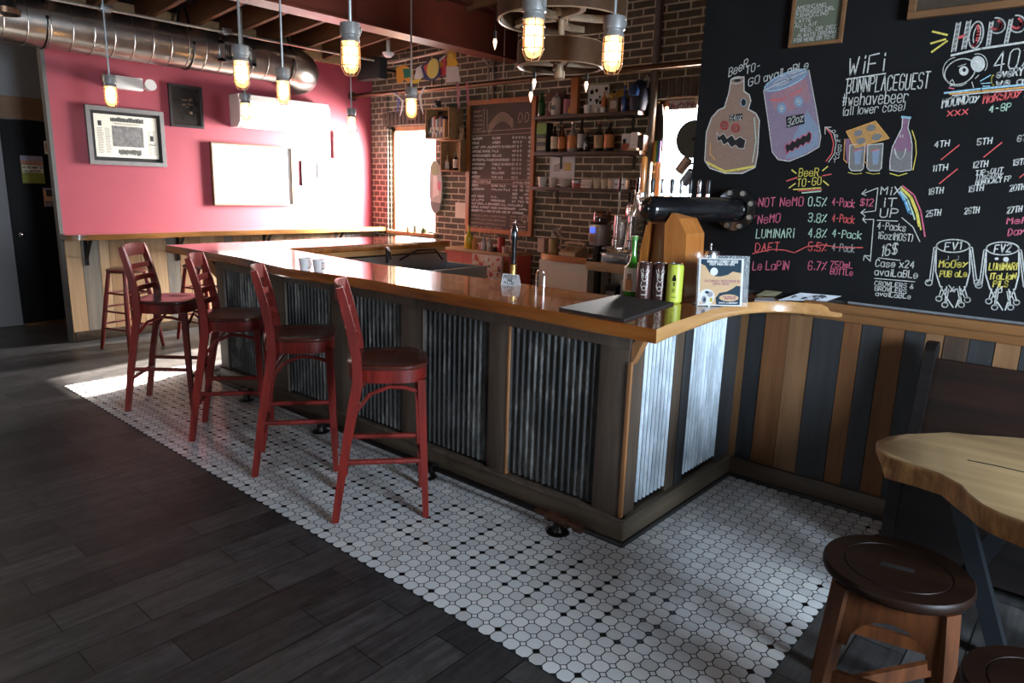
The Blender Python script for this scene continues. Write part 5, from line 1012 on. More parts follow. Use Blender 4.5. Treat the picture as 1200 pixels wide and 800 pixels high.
for px, h, r, g, l, lab in ((524, .17, .026, pm((.5, .3, .16)), PAPER, 'amber bottle at the left in the lower crate'), (534, .22, .030, DARKB, PAPER, 'black bottle in the middle of the lower crate'), (541, .12, .024, pm((.5, .35, .2)), ORNG, 'short bottle at the right in the lower crate')): bottle('small_bottle', lab, SX(px, 195, 5.85), 5.85, c2_[2]+.0165, h, r, g, l, None, group='bottles in the lower crate')
kt = thing('cat_figurine', 'tan pottery cat on top of the lower crate', 'figurine', (c1[1]+.042, 5.85, c2_[3])); x = c1[1]+.042; z = c2_[3]+.0005
b = MB().lathe([(.034, z), (.038, z+.04), (.027, z+.08), (.001, z+.085)], (x, 5.85, 0), 16).ball((x, 5.845, z+.11), .032)
for s in (-1, 1): b.lathe([(.013, 0), (.0001, .04)], (x+s*.02, 5.845, z+.135), 8)
b.build('body', pm((.42, .26, .14), .5), kt); MB().path([(x+.02, 5.83, z+.02), (x+.05, 5.82, z+.06), (x+.05, 5.82, z+.12)], .008, 8).build('tail', pm((.42, .26, .14), .5), kt)
clk = box_item('camera_box', 'little black camera on top of the upper crate', 'camera', SX(513, 118, 5.78), 5.78, c1[3]+.0005, .07, .05, .085, DARKB, [('plate', pm((.5, .5, .46)), .1, .7, .3, .7)]); MB().tube((SX(514, 118, 5.78), 5.74, c1[3]+.045), (SX(514, 118, 5.78), 5.757, c1[3]+.045), .016).build('lens', DARKB, clk)
# painted board and paper on the reveal right of the sunny window
bd = thing('painted_board', 'tall rounded painted board in green, pink and white right of the sunny window', 'board', (SX(510, 250, 5.88), 5.885, 1.3)); 
def PB(x, y): p = ony(x, y, 5.875); return (p.x, p.y, p.z)
MB().prism([PB(*q) for q in ((504, 196), (507, 189), (512, 188), (516, 194), (518, 215), (517, 235), (514, 247), (509, 250), (505, 244), (503, 225))], (0, 1, 0), .02).build('panel', pm((.34, .36, .30)), bd, 0)
b = MB(); b.prism([PB(*q) for q in ((505, 197), (508, 189), (514, 190), (515, 203), (511, 206), (506, 204))], (0, -1, 0), .002); b.mi = 1; b.prism([PB(*q) for q in ((508, 206), (512, 205), (515, 228), (507, 232))], (0, -1, 0), .0025); b.mi = 2; b.prism([PB(*q) for q in ((513, 212), (517, 214), (516, 224), (513, 222))], (0, -1, 0), .003); b.mi = 3; b.prism([PB(*q) for q in ((504, 236), (516, 238), (513, 247), (508, 249))], (0, -1, 0), .002)
b.build('painting', [pm((.20, .26, .10)), pm((.6, .58, .52)), pm((.5, .12, .16)), pm((.05, .10, .08))], bd, 0)
nt_ = thing('notice', 'white notice sheet pinned to the bricks left of the menu frame', 'paper', (0, 5.9, 1.2)); p1, p2 = ony(533, 237, 5.9), ony(548, 256, 5.9); nt_.location = (p1.x, 5.91, p2.z); MB().bb(p1.x, p2.x, 5.908, 5.915, p2.z, p1.z).build('sheet', pm((.70, .62, .50), .6), nt_, 0)
sp_ = thing('speaker', 'black speaker box in the top corner between the raspberry wall and bricks', 'speaker', (-7.2, 5.35, 2.75)); q1, q2 = ony(420, 62, 5.45), ony(447, 95, 5.45)
MB().bb(q1.x, q2.x, 5.42, 5.54, q2.z+.03, q1.z-.08, .008).build('cabinet', pm((.012, .011, .01), .6), sp_); MB().bb(q1.x+.03, q2.x-.03, 5.445, 5.451, q2.z+.06, q1.z-.11).build('grille', pm((.02, .018, .016), .8), sp_, 0); MB().tube(((q1.x+q2.x)/2, 5.535, (q1.z+q2.z)/2), ((q1.x+q2.x)/2, 5.918, (q1.z+q2.z)/2), .015).build('mount', m_iron, sp_)
# cut-out signs standing on the pipe rail
def cut(lab, polys, y=5.6):
    t = thing('cutout_sign', lab, 'sign', (0, 0, 0), 'cutout signs above the pipe rail')
    allp = [ony(q[0], q[1], y) for q in polys[0][1]]; t.location = (sum(p.x for p in allp)/len(allp), y, min(p.z for p in allp))
    for k, (c, pl) in enumerate(polys): MB().prism([(ony(q[0], q[1], y).x, y-.012-.002*k, ony(q[0], q[1], y).z) for q in pl], (0, 1, 0), .012 if k == 0 else .003).build('panel' if k == 0 else 'painted_patch', pm(c, .4), t, 0)
    lo = min(allp, key=lambda p: p.z); MB().tube((lo.x, y-.004, 2.684), (lo.x, y-.004, lo.z+.03), .006, n=6).build('post', m_iron, t)
cut('orange beast-shaped cutout sign with dark green patch, leftmost on the rail', [((.55, .24, .03), [(465, 80), (473, 76), (484, 81), (485, 94), (480, 97), (474, 93), (470, 98), (466, 97)]), ((.02, .16, .10), [(473, 81), (483, 80), (484, 90), (475, 92)])], 5.600)
cut('white and yellow cutout sign second from the left on the rail', [((.62, .60, .55), [(489, 80), (495, 76), (499, 88), (494, 92), (486, 93)]), ((.6, .45, .05), [(485, 94), (495, 92), (491, 98), (484, 98)])], 5.615)
cut('yellow spotted round cutout sign with red and navy behind, middle of the rail', [((.03, .04, .12), [(494, 78), (504, 70), (514, 68), (517, 88), (508, 95), (499, 94)]), ((.5, .08, .05), [(497, 78), (503, 74), (506, 86), (501, 88)]), ((.62, .50, .12), arc(508.5, 80.5, 7, 12, 0, 360, 16, 10))], 5.585)
cut('red and orange cutout sign with white stripe on the rail', [((.5, .05, .06), [(514, 72), (523, 66), (524, 86), (518, 90), (515, 82)]), ((.6, .25, .03), arc(517.5, 76, 3.2, 3.6, 0, 360, 12)), ((.6, .58, .56), [(513, 72), (522, 65), (523, 67), (514, 75)])], 5.610)
cut('yellow two-lobed cutout sign over a pale base, rightmost on the rail', [((.60, .34, .03), [(525, 62), (530, 59), (535, 63), (534, 68), (537, 74), (536, 78), (525, 78)]), ((.48, .46, .43), [(524, 78), (538, 78), (540, 96), (524, 97)]), ((.6, .5, .1), arc(529.5, 65, 2.2, 3, 0, 360, 10))], 5.585)
RBY = [5.575]
def ribbon(lab, pts, c):
    y = 5.565 if 'tail' in lab else 5.5745
    t = thing('ribbon', lab, 'ribbon', ony(*pts[-1], y), 'ribbons on the pipe rail'); MB().strip([ony(q[0], q[1], y) for q in pts], [.03]*(len(pts)-1)+[.008], .003, (1, .2, 0)).build('cloth', pm(c, .7), t, 0)
for lab, pts, c in (('blue pennant ribbon left of the caged lamp on the rail', [(463, 108), (467, 114), (467, 122), (465, 133)], (.10, .12, .38)), ('white ribbon tail beside the blue pennant', [(462, 109), (472, 118), (471, 128), (469, 136)], (.7, .68, .66)), ('white ribbon hanging right of the caged lamp', [(498, 101), (492, 112), (494, 126), (496, 134)], (.7, .66, .6)),
    ('pink ribbon tied to the rail above the lower crate, left one', [(536, 98), (537, 108), (537, 118), (537, 128)], (.5, .16, .2)), ('pink ribbon tied to the rail above the lower crate, right one', [(547, 97), (548, 106), (548, 116), (548, 124)], (.45, .12, .15))): ribbon(lab, pts, c)

# ================================================================ back bar cabinets and what stands on them
m_pinkp = plain('coral_panel', (.50, .09, .075), .5); m_cream = plain('cream_panel', (.84, .74, .62), .5, var=.03); m_ctop = wood('back_counter_wood', (.36, .20, .09), (.55, .35, .18), 'x', .8, .4); m_ored = wood('orange_counter_wood', (.34, .10, .03), (.5, .18, .055), 'x', .8, .3, coat=.5)
a, c_ = ony(519, 290, 5.55), ony(597, 297, 5.55)
kb = thing('back_cabinet', 'low back cabinet with coral front and pale wood top under the menu board', 'cabinet', ((a.x+c_.x)/2, 5.7, 0)); zt = .92
MB().bb(a.x, c_.x, 5.56, 5.915, 0, zt-.03).build('body', m_pinkp, kb, 0); MB().bb(a.x-.02, c_.x+.01, 5.535, 5.915, zt-.03, zt, .004).build('worktop', m_ctop, kb); MB().bb(a.x+.55, c_.x-.02, 5.552, 5.562, .05, zt-.08).build('door', m_mfr, kb, 0)
ap = thing('splatter_canvas', 'canvas splattered in red, white and black leaning on the low back cabinet', 'painting', (0, 0, 0)); a1, c1_ = ony(554, 296, 5.5), ony(589, 296, 5.5); ap.location = ((a1.x+c1_.x)/2, 5.53, .35)
b = MB().bb(a1.x, c1_.x, 5.488, 5.513, .35, a1.z-.005, .002); b.build('canvas', pm((.62, .46, .38), .6), ap, 0)
ra = random.Random(9); b = MB()
for i in range(150): b.mi = ra.choice([0, 0, 1, 2, 3]); r_ = ra.uniform(.006, .022); b.lathe([(r_, 0), (r_*.8, .0012)], (ra.uniform(a1.x+.03, c1_.x-.03), 5.4875-.00001*i, ra.uniform(.38, a1.z-.03)), 8, Matrix.Rotation(math.pi/2, 3, 'X') @ Matrix.Diagonal((1, ra.uniform(.5, 1.6), 1)))
b.build('splatter', [pm((.5, .05, .04)), pm((.03, .02, .02)), pm((.7, .66, .62)), pm((.55, .25, .1))], ap, 0); MB().tube(((a1.x+c1_.x)/2, 5.50, 0), ((a1.x+c1_.x)/2, 5.50, .36), .02).build('stand', m_iron, ap)
for px, h, r, g, cp, lab, ne in ((548.5, .26, .05, pm((.55, .42, .02), .3), pm((.5, .3, .2)), 'yellow squeeze bottle on the low back cabinet', .35), (555.5, .17, .03, pm((.55, .22, .05), .3), pm((.3, .1, .05)), 'orange bottle beside the yellow squeeze bottle', .3), (566, .15, .032, pm((.4, .36, .36), .15), pm((.3, .3, .3)), 'clear glass bottle left of centre on the low back cabinet', .3), (573, .14, .028, pm((.36, .33, .33), .15), pm((.2, .2, .2)), 'clear glass bottle right of its twin on the low back cabinet', .3)): bottle('condiment_bottle', lab, SX(px, 285, 5.62), 5.63, zt+.0005, h, r, g, None, cp, neck=ne, group='bottles on the low back cabinet')
can('red_can', 'red tin at the right end of the low back cabinet', SX(586, 285, 5.62), 5.64, zt+.0005, .16, .042, pm((.42, .03, .03)), None, None, pm((.4, .04, .04)))
cup('pink_cup', 'small pale pink cup in front of the red tin', SX(591, 292, 5.57), 5.58, zt+.0005, .07, .035, pm((.66, .45, .4)))
box_item('dark_tray', 'small black tray between the glass bottles and the red tin', 'tray', SX(579, 288, 5.6), 5.60, zt+.0005, .08, .06, .05, DARKB)
a, c_ = ony(630, 300, 5.5), ony(687, 308, 5.5); zc2 = .965
kc = thing('white_cabinet', 'cream back cabinet with orange curved wood top, left of the espresso machine', 'cabinet', ((a.x+c_.x)/2, 5.7, 0)); MB().bb(a.x, c_.x, 5.53, 5.915, 0, zc2-.06).build('body', m_cream, kc, 0)
MB().pz([(a.x-.01, 5.915), (a.x-.01, 5.56), (a.x+.1, 5.50), ((a.x+c_.x)/2, 5.475), (c_.x, 5.50), (c_.x, 5.915)], zc2-.06, zc2).build('worktop', m_ored, kc, 30)
xr0, xr1 = c_.x+.012, ony(742, 310, 5.5).x
ke = thing('espresso_counter', 'open counter with pale wood edge carrying the espresso machine', 'counter', ((xr0+xr1)/2, 5.7, 0)); MB().bb(xr0, xr1-.02, 5.48, 5.81, .86, .94, .004).build('worktop', m_ctop, ke)
for x in (xr0+.05, xr1-.1): MB().bb(x, x+.05, 5.55, 5.6, 0, .86).build('leg', m_iron, ke)
MB().bb(xr0+.03, xr1+.1, 5.55, 5.9, .55, .58).build('undershelf', m_iron, ke); MB().bb(xr0+.03, xr1+.1, 5.88, 5.9, .0, .86).build('back_panel', m_cream, ke)
for k, (u, hh, c3) in enumerate(((.10, .14, (.015, .015, .016)), (.27, .2, (.5, .5, .5)), (.45, .15, (.05, .05, .055)))): box_item('appliance', ['black box on the shelf under the espresso counter', 'silver box on the shelf under the espresso counter', 'dark grey box on the shelf under the espresso counter'][k], 'box', xr0+u+.10, 5.72, .5805, .12, .2, hh, pm(c3, .3, .5 if k == 1 else 0), [('front_plate', pm((.3, .3, .3)), .1, .9, .3, .6)], 'boxes under the espresso counter')
bottle_x = SX(636, 285, 5.65); box_item('canister', 'square pinkish canister at the left of the cream cabinet top', 'canister', bottle_x, 5.66, zc2+.0005, .085, .085, .14, pm((.55, .36, .30), .35), [('lid_band', pm((.4, .4, .4), .3, 1), 0, 1, .92, 1.0)])
can('coffee_tin', 'gold and black coffee tin on the cream cabinet', SX(647, 285, 5.65), 5.66, zc2+.0005, .15, .042, pm((.38, .27, .10), .35), None, None, DARKB)
fl_ = thing('dried_flowers', 'pale dried flower heads behind the gold coffee tin', 'flowers', (SX(653, 285, 5.8), 5.8, zc2)); x = SX(653, 285, 5.8); MB().lathe([(.03, zc2+.0005), (.035, zc2+.08), (.02, zc2+.10)], (x, 5.8, 0), 14).build('vase', pm((.25, .23, .2)), fl_)
b = MB(); ra = random.Random(6)
for i in range(26): b.ball((x+ra.uniform(-.06, .05), 5.8+ra.uniform(-.03, .03), zc2+ra.uniform(.13, .25)), ra.uniform(.012, .02), n=6)
b.build('blooms', pm((.42, .40, .33), .8), fl_); MB().path([(x, 5.8, zc2+.08), (x, 5.8, zc2+.2)], .008, 6).build('stems', pm((.2, .2, .1)), fl_)
ph = thing('telephone', 'beige desk telephone with coiled cord on the cream cabinet', 'telephone', (SX(670, 292, 5.62), 5.62, zc2)); x = SX(670, 292, 5.62); m_ph = pm((.50, .38, .24), .35); z = zc2+.0005
b = MB(); b.prism([(x-.10, 5.54, z), (x-.10, 5.54, z+.03), (x-.085, 5.66, z+.085), (x-.085, 5.70, z+.085), (x-.10, 5.74, z)], (1, 0, 0), .2); b.build('body', m_ph, ph, 25); b = MB().path([(x-.12, 5.68, z+.105), (x-.09, 5.68, z+.12), (x+.09, 5.68, z+.12), (x+.12, 5.68, z+.105)], [.022, .014, .014, .022], 12); b.build('handset', m_ph, ph)
MB().lathe([(.045, 0), (.045, .006), (.0001, .007)], (x, 5.595, z+.065), 20, Matrix.Rotation(math.radians(25), 3, 'X')).build('dial', pm((.30, .2, .12)), ph); MB().path([(x-.11+.012*math.cos(i*1.6), 5.60-.03*math.sin(i*.16)+.012*math.sin(i*1.6), z+.1-.0025*i) for i in range(36)], .004, 5).build('coiled_cord', m_ph, ph)
m_chr = plain('polished_chrome', (.88, .88, .89), .2, 1, var=.02, bump=0)
em_ = thing('espresso_machine', 'tall polished chrome lever espresso machine at the right of the back counter', 'coffee machine', (0, 0, 0)); x0, x1 = ony(712.5, 280, 5.6).x, ony(744, 280, 5.6).x; xm = (x0+x1)/2; em_.location = (xm, 5.62, .94); z = .9405
MB().bb(x0, x1, 5.50, 5.80, z, z+.09, .01).build('base', m_chr, em_); MB().bb(x0+.02, x1-.02, 5.45, 5.52, z+.09, z+.10, .003).build('drip_tray', m_seam, em_); MB().bb(x0+.03, x1-.03, 5.66, 5.80, z+.09, z+.42, .02).build('body', m_chr, em_)
MB().lathe([(.001, z+.42), (.10, z+.42), (.105, z+.44), (.10, z+.53), (.06, z+.58), (.015, z+.60), (.015, z+.63), (.0001, z+.635)], (xm+.07, 5.72, 0), 28).build('boiler_dome', m_chr, em_)
for k, gx in enumerate((x0+.11, x0+.26)):
    b = MB().tube((gx, 5.58, z+.22), (gx, 5.58, z+.44), .036).tube((gx, 5.58, z+.40), (gx, 5.70, z+.40), .022); b.lathe([(.046, z+.16), (.046, z+.22), (.036, z+.23)], (gx, 5.58, 0)); g_ = b.build('group_head', m_chr, em_)
    MB().tube((gx, 5.58, z+.14), (gx, 5.58, z+.175), .038).tube((gx, 5.55, z+.155), (gx-.03, 5.40, z+.145), .012).build('portafilter', m_chr, g_)
    MB().tube((gx, 5.58, z+.44), (gx+.05+.03*k, 5.50, z+.68), .008).build('lever', m_chr, g_); MB().tube((gx+.05+.03*k, 5.50, z+.66), (gx+.075+.03*k, 5.47, z+.78), .016, .012).build('grip', DARKB, g_)
MB().path([(x1-.05, 5.60, z+.42), (x1-.03, 5.52, z+.36), (x1-.03, 5.48, z+.14)], .007, 8).build('steam_wand', m_chr, em_); MB().tube((x0+.04, 5.655, z+.33), (x0+.04, 5.64, z+.33), .035).build('gauge', WHITE, em_)
for k, px in enumerate((715, 720)): cup('espresso_cup', ['left tan paper cup under the espresso machine', 'right tan paper cup under the espresso machine'][k], ony(px, 300, 5.47).x, 5.485, z+.1005, .036, .024, pm((.55, .36, .2), .5), 'cups under the espresso machine')
gr_ = thing('coffee_grinder', 'silver coffee grinder with blue display beside the espresso machine', 'grinder', (0, 0, 0)); x = ony(702, 270, 5.6).x; gr_.location = (x, 5.62, .94)
MB().bb(x-.06, x+.06, 5.50, 5.74, z, z+.03, .008).build('foot', DARKB, gr_); MB().bb(x-.035, x+.035, 5.56, 5.70, z+.03, z+.16, .008).build('column', DARKB, gr_); b = MB().box((x, 5.62, z+.25), (.125, .20, .20), None, .02); b.build('head', pm((.50, .47, .44), .3, .8), gr_)
MB().bb(x-.045, x+.01, 5.514, 5.52, z+.27, z+.32).build('display', glow('blue_display', (.06, .12, .9), 1.4), gr_, 0); MB().bb(x-.045, x+.015, 5.516, 5.52, z+.18, z+.25).build('keypad', pm((.3, .16, .12)), gr_, 0)
MB().lathe([(.05, z+.35), (.085, z+.37), (.085, z+.46), (.08, z+.47), (.0001, z+.475)], (x+.01, 5.62, 0)).build('hopper', glass('smoked_hopper', (.55, .32, .25), .12), gr_); MB().lathe([(.045, z+.352), (.07, z+.37), (.07, z+.41), (.0001, z+.415)], (x+.01, 5.62, 0)).build('beans', pm((.05, .02, .01)), gr_)
# stainless sink behind the return
sk = thing('bar_sink', 'stainless under-bar sink with black hose tap behind the left return', 'sink', (-4.85, 4.1, 0)); m_ss = plain('brushed_steel', (.50, .52, .54), .28, 1, var=.06, scale=5)
b = MB()
for q in ((-5.08, -4.55, 3.3, 3.36, .60, .86), (-5.08, -4.55, 4.84, 4.9, .60, .86), (-5.08, -5.04, 3.36, 4.84, .60, .95), (-4.60, -4.55, 3.36, 4.84, .60, .86), (-5.04, -4.60, 3.36, 4.84, .60, .64), (-5.04, -4.60, 4.07, 4.12, .64, .86)): b.bb(*q)
b.build('basin', m_ss, sk, 0)
for x in (-5.05, -4.6):
    for y in (3.33, 4.85): MB().tube((x, y, 0), (x, y, .6), .02).build('leg', m_ss, sk)
MB().path([(-5.0, 4.05, .90), (-5.0, 4.05, 1.0), (-4.97, 4.02, 1.04), (-4.86, 3.95, 1.05), (-4.78, 3.9, 1.02), (-4.77, 3.9, .96)], .012, 8).build('tap', m_iron, sk); MB().path([(-5.0, 4.2, .92), (-4.98, 4.4, 1.0), (-4.96, 4.6, 1.0), (-4.96, 4.7, .9)], .009, 8).build('hose', m_iron, sk)
# sill things of the sunny window
for k, (px, h, r, c3, lab) in enumerate(((479, .10, .03, (.5, .4, .3), 'amber jar on the sunny sill, left'), (487, .13, .03, (.3, .36, .3), 'pale bottle on the sunny sill, middle'), (497, .09, .04, (.2, .28, .12), 'green jar on the sunny sill, right'))): bottle('sill_jar', lab, ony(px, 272, 5.89).x, 5.89, W1[2]+.0005, h, r, pm(c3, .1, 0, 1), None, None, neck=.25, group='jars on the sunny sill')
# things at the right-hand window
sg = thing('dark_round_sign', 'dark round sign on the chalkboard edge, silhouetted against the right window', 'sign', (-1.98, 3.97, 1.9)); cc_ = ony(812, 163, 3.965)
b = MB().lathe([(.105, -.01), (.11, 0), (.105, .01), (.0001, .01)], (cc_.x, 3.965, cc_.z), 32, Matrix.Rotation(math.pi/2, 3, 'X')); b.build('disc', pm((.03, .04, .03), .5), sg); MB().bb(cc_.x, -1.90, 3.952, 3.975, cc_.z-.01, cc_.z+.01).build('arm', m_iron, sg)
for k, (px, py, c3, lab) in enumerate(((801, 194, (.42, .30, .22), 'tilted tan tin hanging at the chalkboard edge under the round sign'), (806, 208, (.25, .33, .42), 'tilted blue and silver tin hanging below the tan one'))):
    q = ony(px, py, 3.99); t = thing('hanging_tin', lab, 'can', q, 'tins at the chalkboard edge'); d_ = Vector((.6, 0, .8)).normalized(); MB().tube(q-d_*.045, q+d_*.045, .03).build('body', pm(c3, .3, .5), t); MB().tube(q+d_*.045, q+d_*.05, .027).build('lid', m_chr, t); MB().tube(q, (-1.92, 3.952, q.z+.03), .005, n=6).build('hook', m_iron, t)
rf = thing('rainbow_flag', 'small rainbow flag hanging left of the right window', 'flag', ony(768, 190, 5.84)); a, c_ = ony(765, 165, 5.86), ony(773, 190, 5.86)
for k, c3 in enumerate(((.5, .05, .06), (.6, .3, .03), (.6, .5, .05), (.05, .3, .1), (.05, .25, .55), (.3, .08, .4))): xa = a.x+(c_.x-a.x)*k/6; MB().bb(xa, a.x+(c_.x-a.x)*(k+1)/6, 5.858, 5.862, c_.z, a.z).build('stripe', pm(c3, .7), rf, 0)
bt_ = thing('dark_bottle_sign', 'tall dark bottle-shaped plaque left of the right window', 'plaque', ony(771, 190, 5.9)); MB().prism([ony(q[0], q[1], 5.905) for q in ((767, 178), (767, 140), (770, 124), (776, 122), (778, 140), (777, 178))], (0, 1, 0), .014).build('board', pm((.03, .02, .015)), bt_, 0)
gs = thing('sticker_strip', 'strip of scribbled stickers along the top of the right window', 'sticker', ony(798, 128, 5.9)); a, c_ = ony(783, 118, 5.93), ony(816, 127, 5.93); b = MB().bb(a.x, c_.x, 5.94, 5.948, c_.z, a.z); b.build('strip', pm((.45, .40, .40), .6), gs, 0)
b = MB(); ra = random.Random(1)
for i in range(14): xx = a.x+(c_.x-a.x)*(i+.5)/14; b.mi = i % 2; quad_stroke(b, [Vector((xx+ra.uniform(-.012, .012), 5.9395-.0001*i, c_.z+(a.z-c_.z)*ra.uniform(.1, .9))) for k in range(4)], .008, NB)
b.build('scribble', [pm((.35, .04, .05)), pm((.05, .05, .12))], gs, 0, flip=False)

# ================================================================ things standing on the bar
ZB = 1.0625
def onb(x, y): return onz(x, y, 1.062)
mt2 = thing('bar_mat', 'black rubber bar mat lying near the bar corner', 'mat', (-1.7, 2.8, ZB)); MB().pz([(-1.89, 2.525), (-1.53, 2.505), (-1.615, 3.10), (-1.935, 3.09)], ZB, ZB+.010).build('mat', plain('mat_rubber', (.012, .012, .013), .75, bump=.3, scale=160), mt2, 0)
p = onb(739.5, 346); wb = bottle('wine_bottle', 'green glass bottle with cream and orange label beside the beer cans', p.x, p.y, ZB, .312, .044, plain('green_glass', (.035, .20, .015), .06, var=.1, coat=1, bump=0), PAPER, pm((.05, .2, .03)), (.08, .47), neck=.42)
def onface(nm, m, px0, py0, px1, py1, par, ctr, r, lift=.0015, n=6):
    """patch on the visible side of a cylinder standing at ctr"""
    mb = MB(); d = math.atan2(-ctr.y, -ctr.x); vs = []
    for i in range(n+1):
        q = d+(px0+(px1-px0)*i/n)
        for zz in (py0, py1): vs.append((ctr.x+(r+lift)*math.cos(q), ctr.y+(r+lift)*math.sin(q), zz))
    mb.add(vs, [(2*i, 2*i+2, 2*i+3, 2*i+1) for i in range(n)]); return mb.build(nm, m, par, 0)
onface('label_picture', ORNG, -.8, ZB+.03, .05, ZB+.09, wb, p, .0450); onface('label_picture', pm((.25, .12, .05)), -.6, ZB+.085, -.1, ZB+.12, wb, p, .0452)
m_can1 = pm((.055, .022, .018), .3, .3); m_can2 = pm((.50, .56, .06), .4)
def deer(t, c, r):
    b = MB(); d = math.atan2(-c.y, -c.x)
    def cy(a, z): q = d+a; return Vector((c.x+(r+.001)*math.cos(q), c.y+(r+.001)*math.sin(q), z))
    z0 = ZB+.097
    for s in (-1, 1):
        for pts in ([(0, .0), (.25, .01), (.38, .03), (.25, .045), (.1, .03)], [(.1, .02), (.45, .045), (.55, .06)], [(0, -.02), (.3, -.03), (.42, -.02), (.3, .0)], [(.0, -.045), (.2, -.04), (.3, -.03)], [(.15, .05), (.3, .065)]):
            P3 = [cy(s*a, z0+z) for a, z in pts]
            for a_, b2 in zip(P3, P3[1:]): n_ = (a_-c); n_.z = 0; quad_stroke(b, [a_, b2], .003, n_)
    P3 = [cy(.09*math.cos(q), z0+.01*math.sin(q)) for q in [k*.7 for k in range(10)]]; quad_stroke(b, P3, .003, P3[0]-c); b.build('printed_crest', pm((.6, .56, .5)), t, 0, flip=False)
    onface('printed_text', pm((.45, .42, .38)), -.3, ZB+.028, .3, ZB+.033, t, c, r)
for (px, py), lab in (((753.5, 351), 'brown can with pale line drawing, next to the green bottle'), ((771.5, 352), 'brown can with pale line drawing, next to the lime can')):
    c = onb(px, py); c.z = 0; t = can('beer_can', lab, c.x, c.y, ZB, .192, .039, m_can1, None, 'beer cans on the bar'); deer(t, Vector((c.x, c.y, 0)), .039)
c = onb(789, 354.5); t = can('beer_can', 'lime green can with a dark hatted figure printed on it', c.x, c.y, ZB, .196, .039, m_can2, None, 'beer cans on the bar'); c = Vector((c.x, c.y, 0))
onface('printed_hat', DARKB, -.32, ZB+.112, .12, ZB+.13, t, c, .039); onface('printed_hat', DARKB, -.22, ZB+.128, .05, ZB+.142, t, c, .039); onface('printed_face', pm((.06, .05, .02)), -.16, ZB+.088, .02, ZB+.108, t, c, .039); onface('printed_body', pm((.25, .28, .03)), -.26, ZB+.055, .08, ZB+.075, t, c, .039); onface('printed_text', pm((.2, .22, .02)), -.3, ZB+.03, .25, ZB+.035, t, c, .039)
# wooden draught tower with black pipe of taps
m_tow = wood('tower_wood', (.34, .105, .018), (.55, .20, .045), 'z', .8, .28, coat=.6); m_towi = wood('tower_inner_wood', (.22, .068, .014), (.36, .12, .028), 'z', .8, .35, coat=.4)
tw = thing('draught_tower', 'wooden draught tower carrying a black pipe with a row of beer taps to the chalkboard', 'beer tower', (-1.8, 3.35, ZB))
MB().prism([(-1.935, 3.27, ZB), (-1.895, 3.27, ZB), (-1.875, 3.27, 1.44), (-1.90, 3.27, 1.43), (-1.925, 3.27, 1.30)], (0, 1, 0), .16).build('left_cheek', m_tow, tw, 15)
MB().prism([(-1.755, 3.24, ZB), (-1.635, 3.24, ZB), (-1.65, 3.24, 1.40), (-1.70, 3.24, 1.475), (-1.74, 3.24, 1.50), (-1.775, 3.24, 1.44)], (0, 1, 0), .20).build('right_cheek', m_tow, tw, 15)
MB().bb(-1.90, -1.74, 3.31, 3.34, ZB, 1.48, .002).build('inner_panel', m_towi, tw); MB().bb(-1.895, -1.74, 3.27, 3.43, 1.44, 1.452).build('saddle', m_towi, tw)
m_bp = plain('gloss_black_pipe', (.006, .006, .007), .18, var=.1, coat=.6, bump=0)
A = Vector((-1.845, 3.20, 1.515)); B = Vector((-1.63, 3.755, 1.52)); dd = (B-A).normalized()
b = MB(); b.path([A-dd*.045, A-dd*.040, A-dd*.02, A+dd*.005, B], [.012, .034, .055, .066, .066], 28); b.build('pipe', m_bp, tw); 
fl = MB().tube((B.x, 3.752, B.z), (B.x, 3.788, B.z), .115, n=32).build('flange', m_bp, tw)
for k in range(8): q = k*math.pi/4+.38; c = Vector((B.x+.095*math.cos(q), 3.745, B.z+.095*math.sin(q))); MB().tube(c+Vector((0, .012, 0)), c-Vector((0, .008, 0)), .0135, n=12).build('bolt', pm((.35, .34, .31), .35, .9), fl)
for k in range(8):
    c = A+dd*(.02+.065*k); dn = Vector((-dd.y, dd.x, 0)); f0 = c+dn*.05; f0.z += .045
    m_h = pm((.010, .010, .011), .3)
    tp_ = MB().tube(f0, f0+dn*.05, .014).tube(f0+dn*.045+Vector((0, 0, -.05)), f0+dn*.045+Vector((0, 0, .035)), .012).build('faucet', m_chr, tw)
    if k == 0: MB().lathe([(.010, 0), (.013, .02), (.017, .09), (.015, .17), (.009, .18)], f0+dn*.045+Vector((0, 0, .04)), 14).build('handle', m_tow, tp_)
    else: MB().lathe([(.008, 0), (.010, .015), (.012, .06), (.009, .075)], f0+dn*.045+Vector((0, 0, .035)), 12).build('handle', m_h if k % 2 else pm((.35, .35, .36), .2, .9), tp_)
# single hand-pull tap with card, and a chrome arch
p = onb(601, 331); tp = thing('beer_tap', 'tall black tap handle on a brass column rising from the bar top', 'tap', (p.x, p.y, ZB)); x, y = p.x, p.y
MB().lathe([(.035, ZB), (.033, ZB+.012), (.022, ZB+.03), (.018, ZB+.06), (.020, ZB+.105), (.012, ZB+.11)], (x, y, 0), 20).build('brass_column', plain('brass', (.40, .26, .08), .28, 1), tp); MB().lathe([(.012, ZB+.105), (.015, ZB+.13), (.014, ZB+.18), (.020, ZB+.26), (.019, ZB+.30), (.008, ZB+.33), (.0001, ZB+.335)], (x, y, 0), 20).build('handle', m_bp, tp); MB().ball((x, y, ZB+.345), .010).build('finial', m_chr, tp)
c0 = onb(587, 333.5); c1 = onb(606, 335.5); cdn = thing('name_card', 'small folded white card with handwritten name in front of the black tap', 'card', ((c0.x+c1.x)/2, c0.y, ZB)); u = (c1-c0); u.z = 0; n_ = Vector((u.y, -u.x, 0)).normalized(); up_ = Vector((0, 0, .062)); c0.z = c1.z = ZB
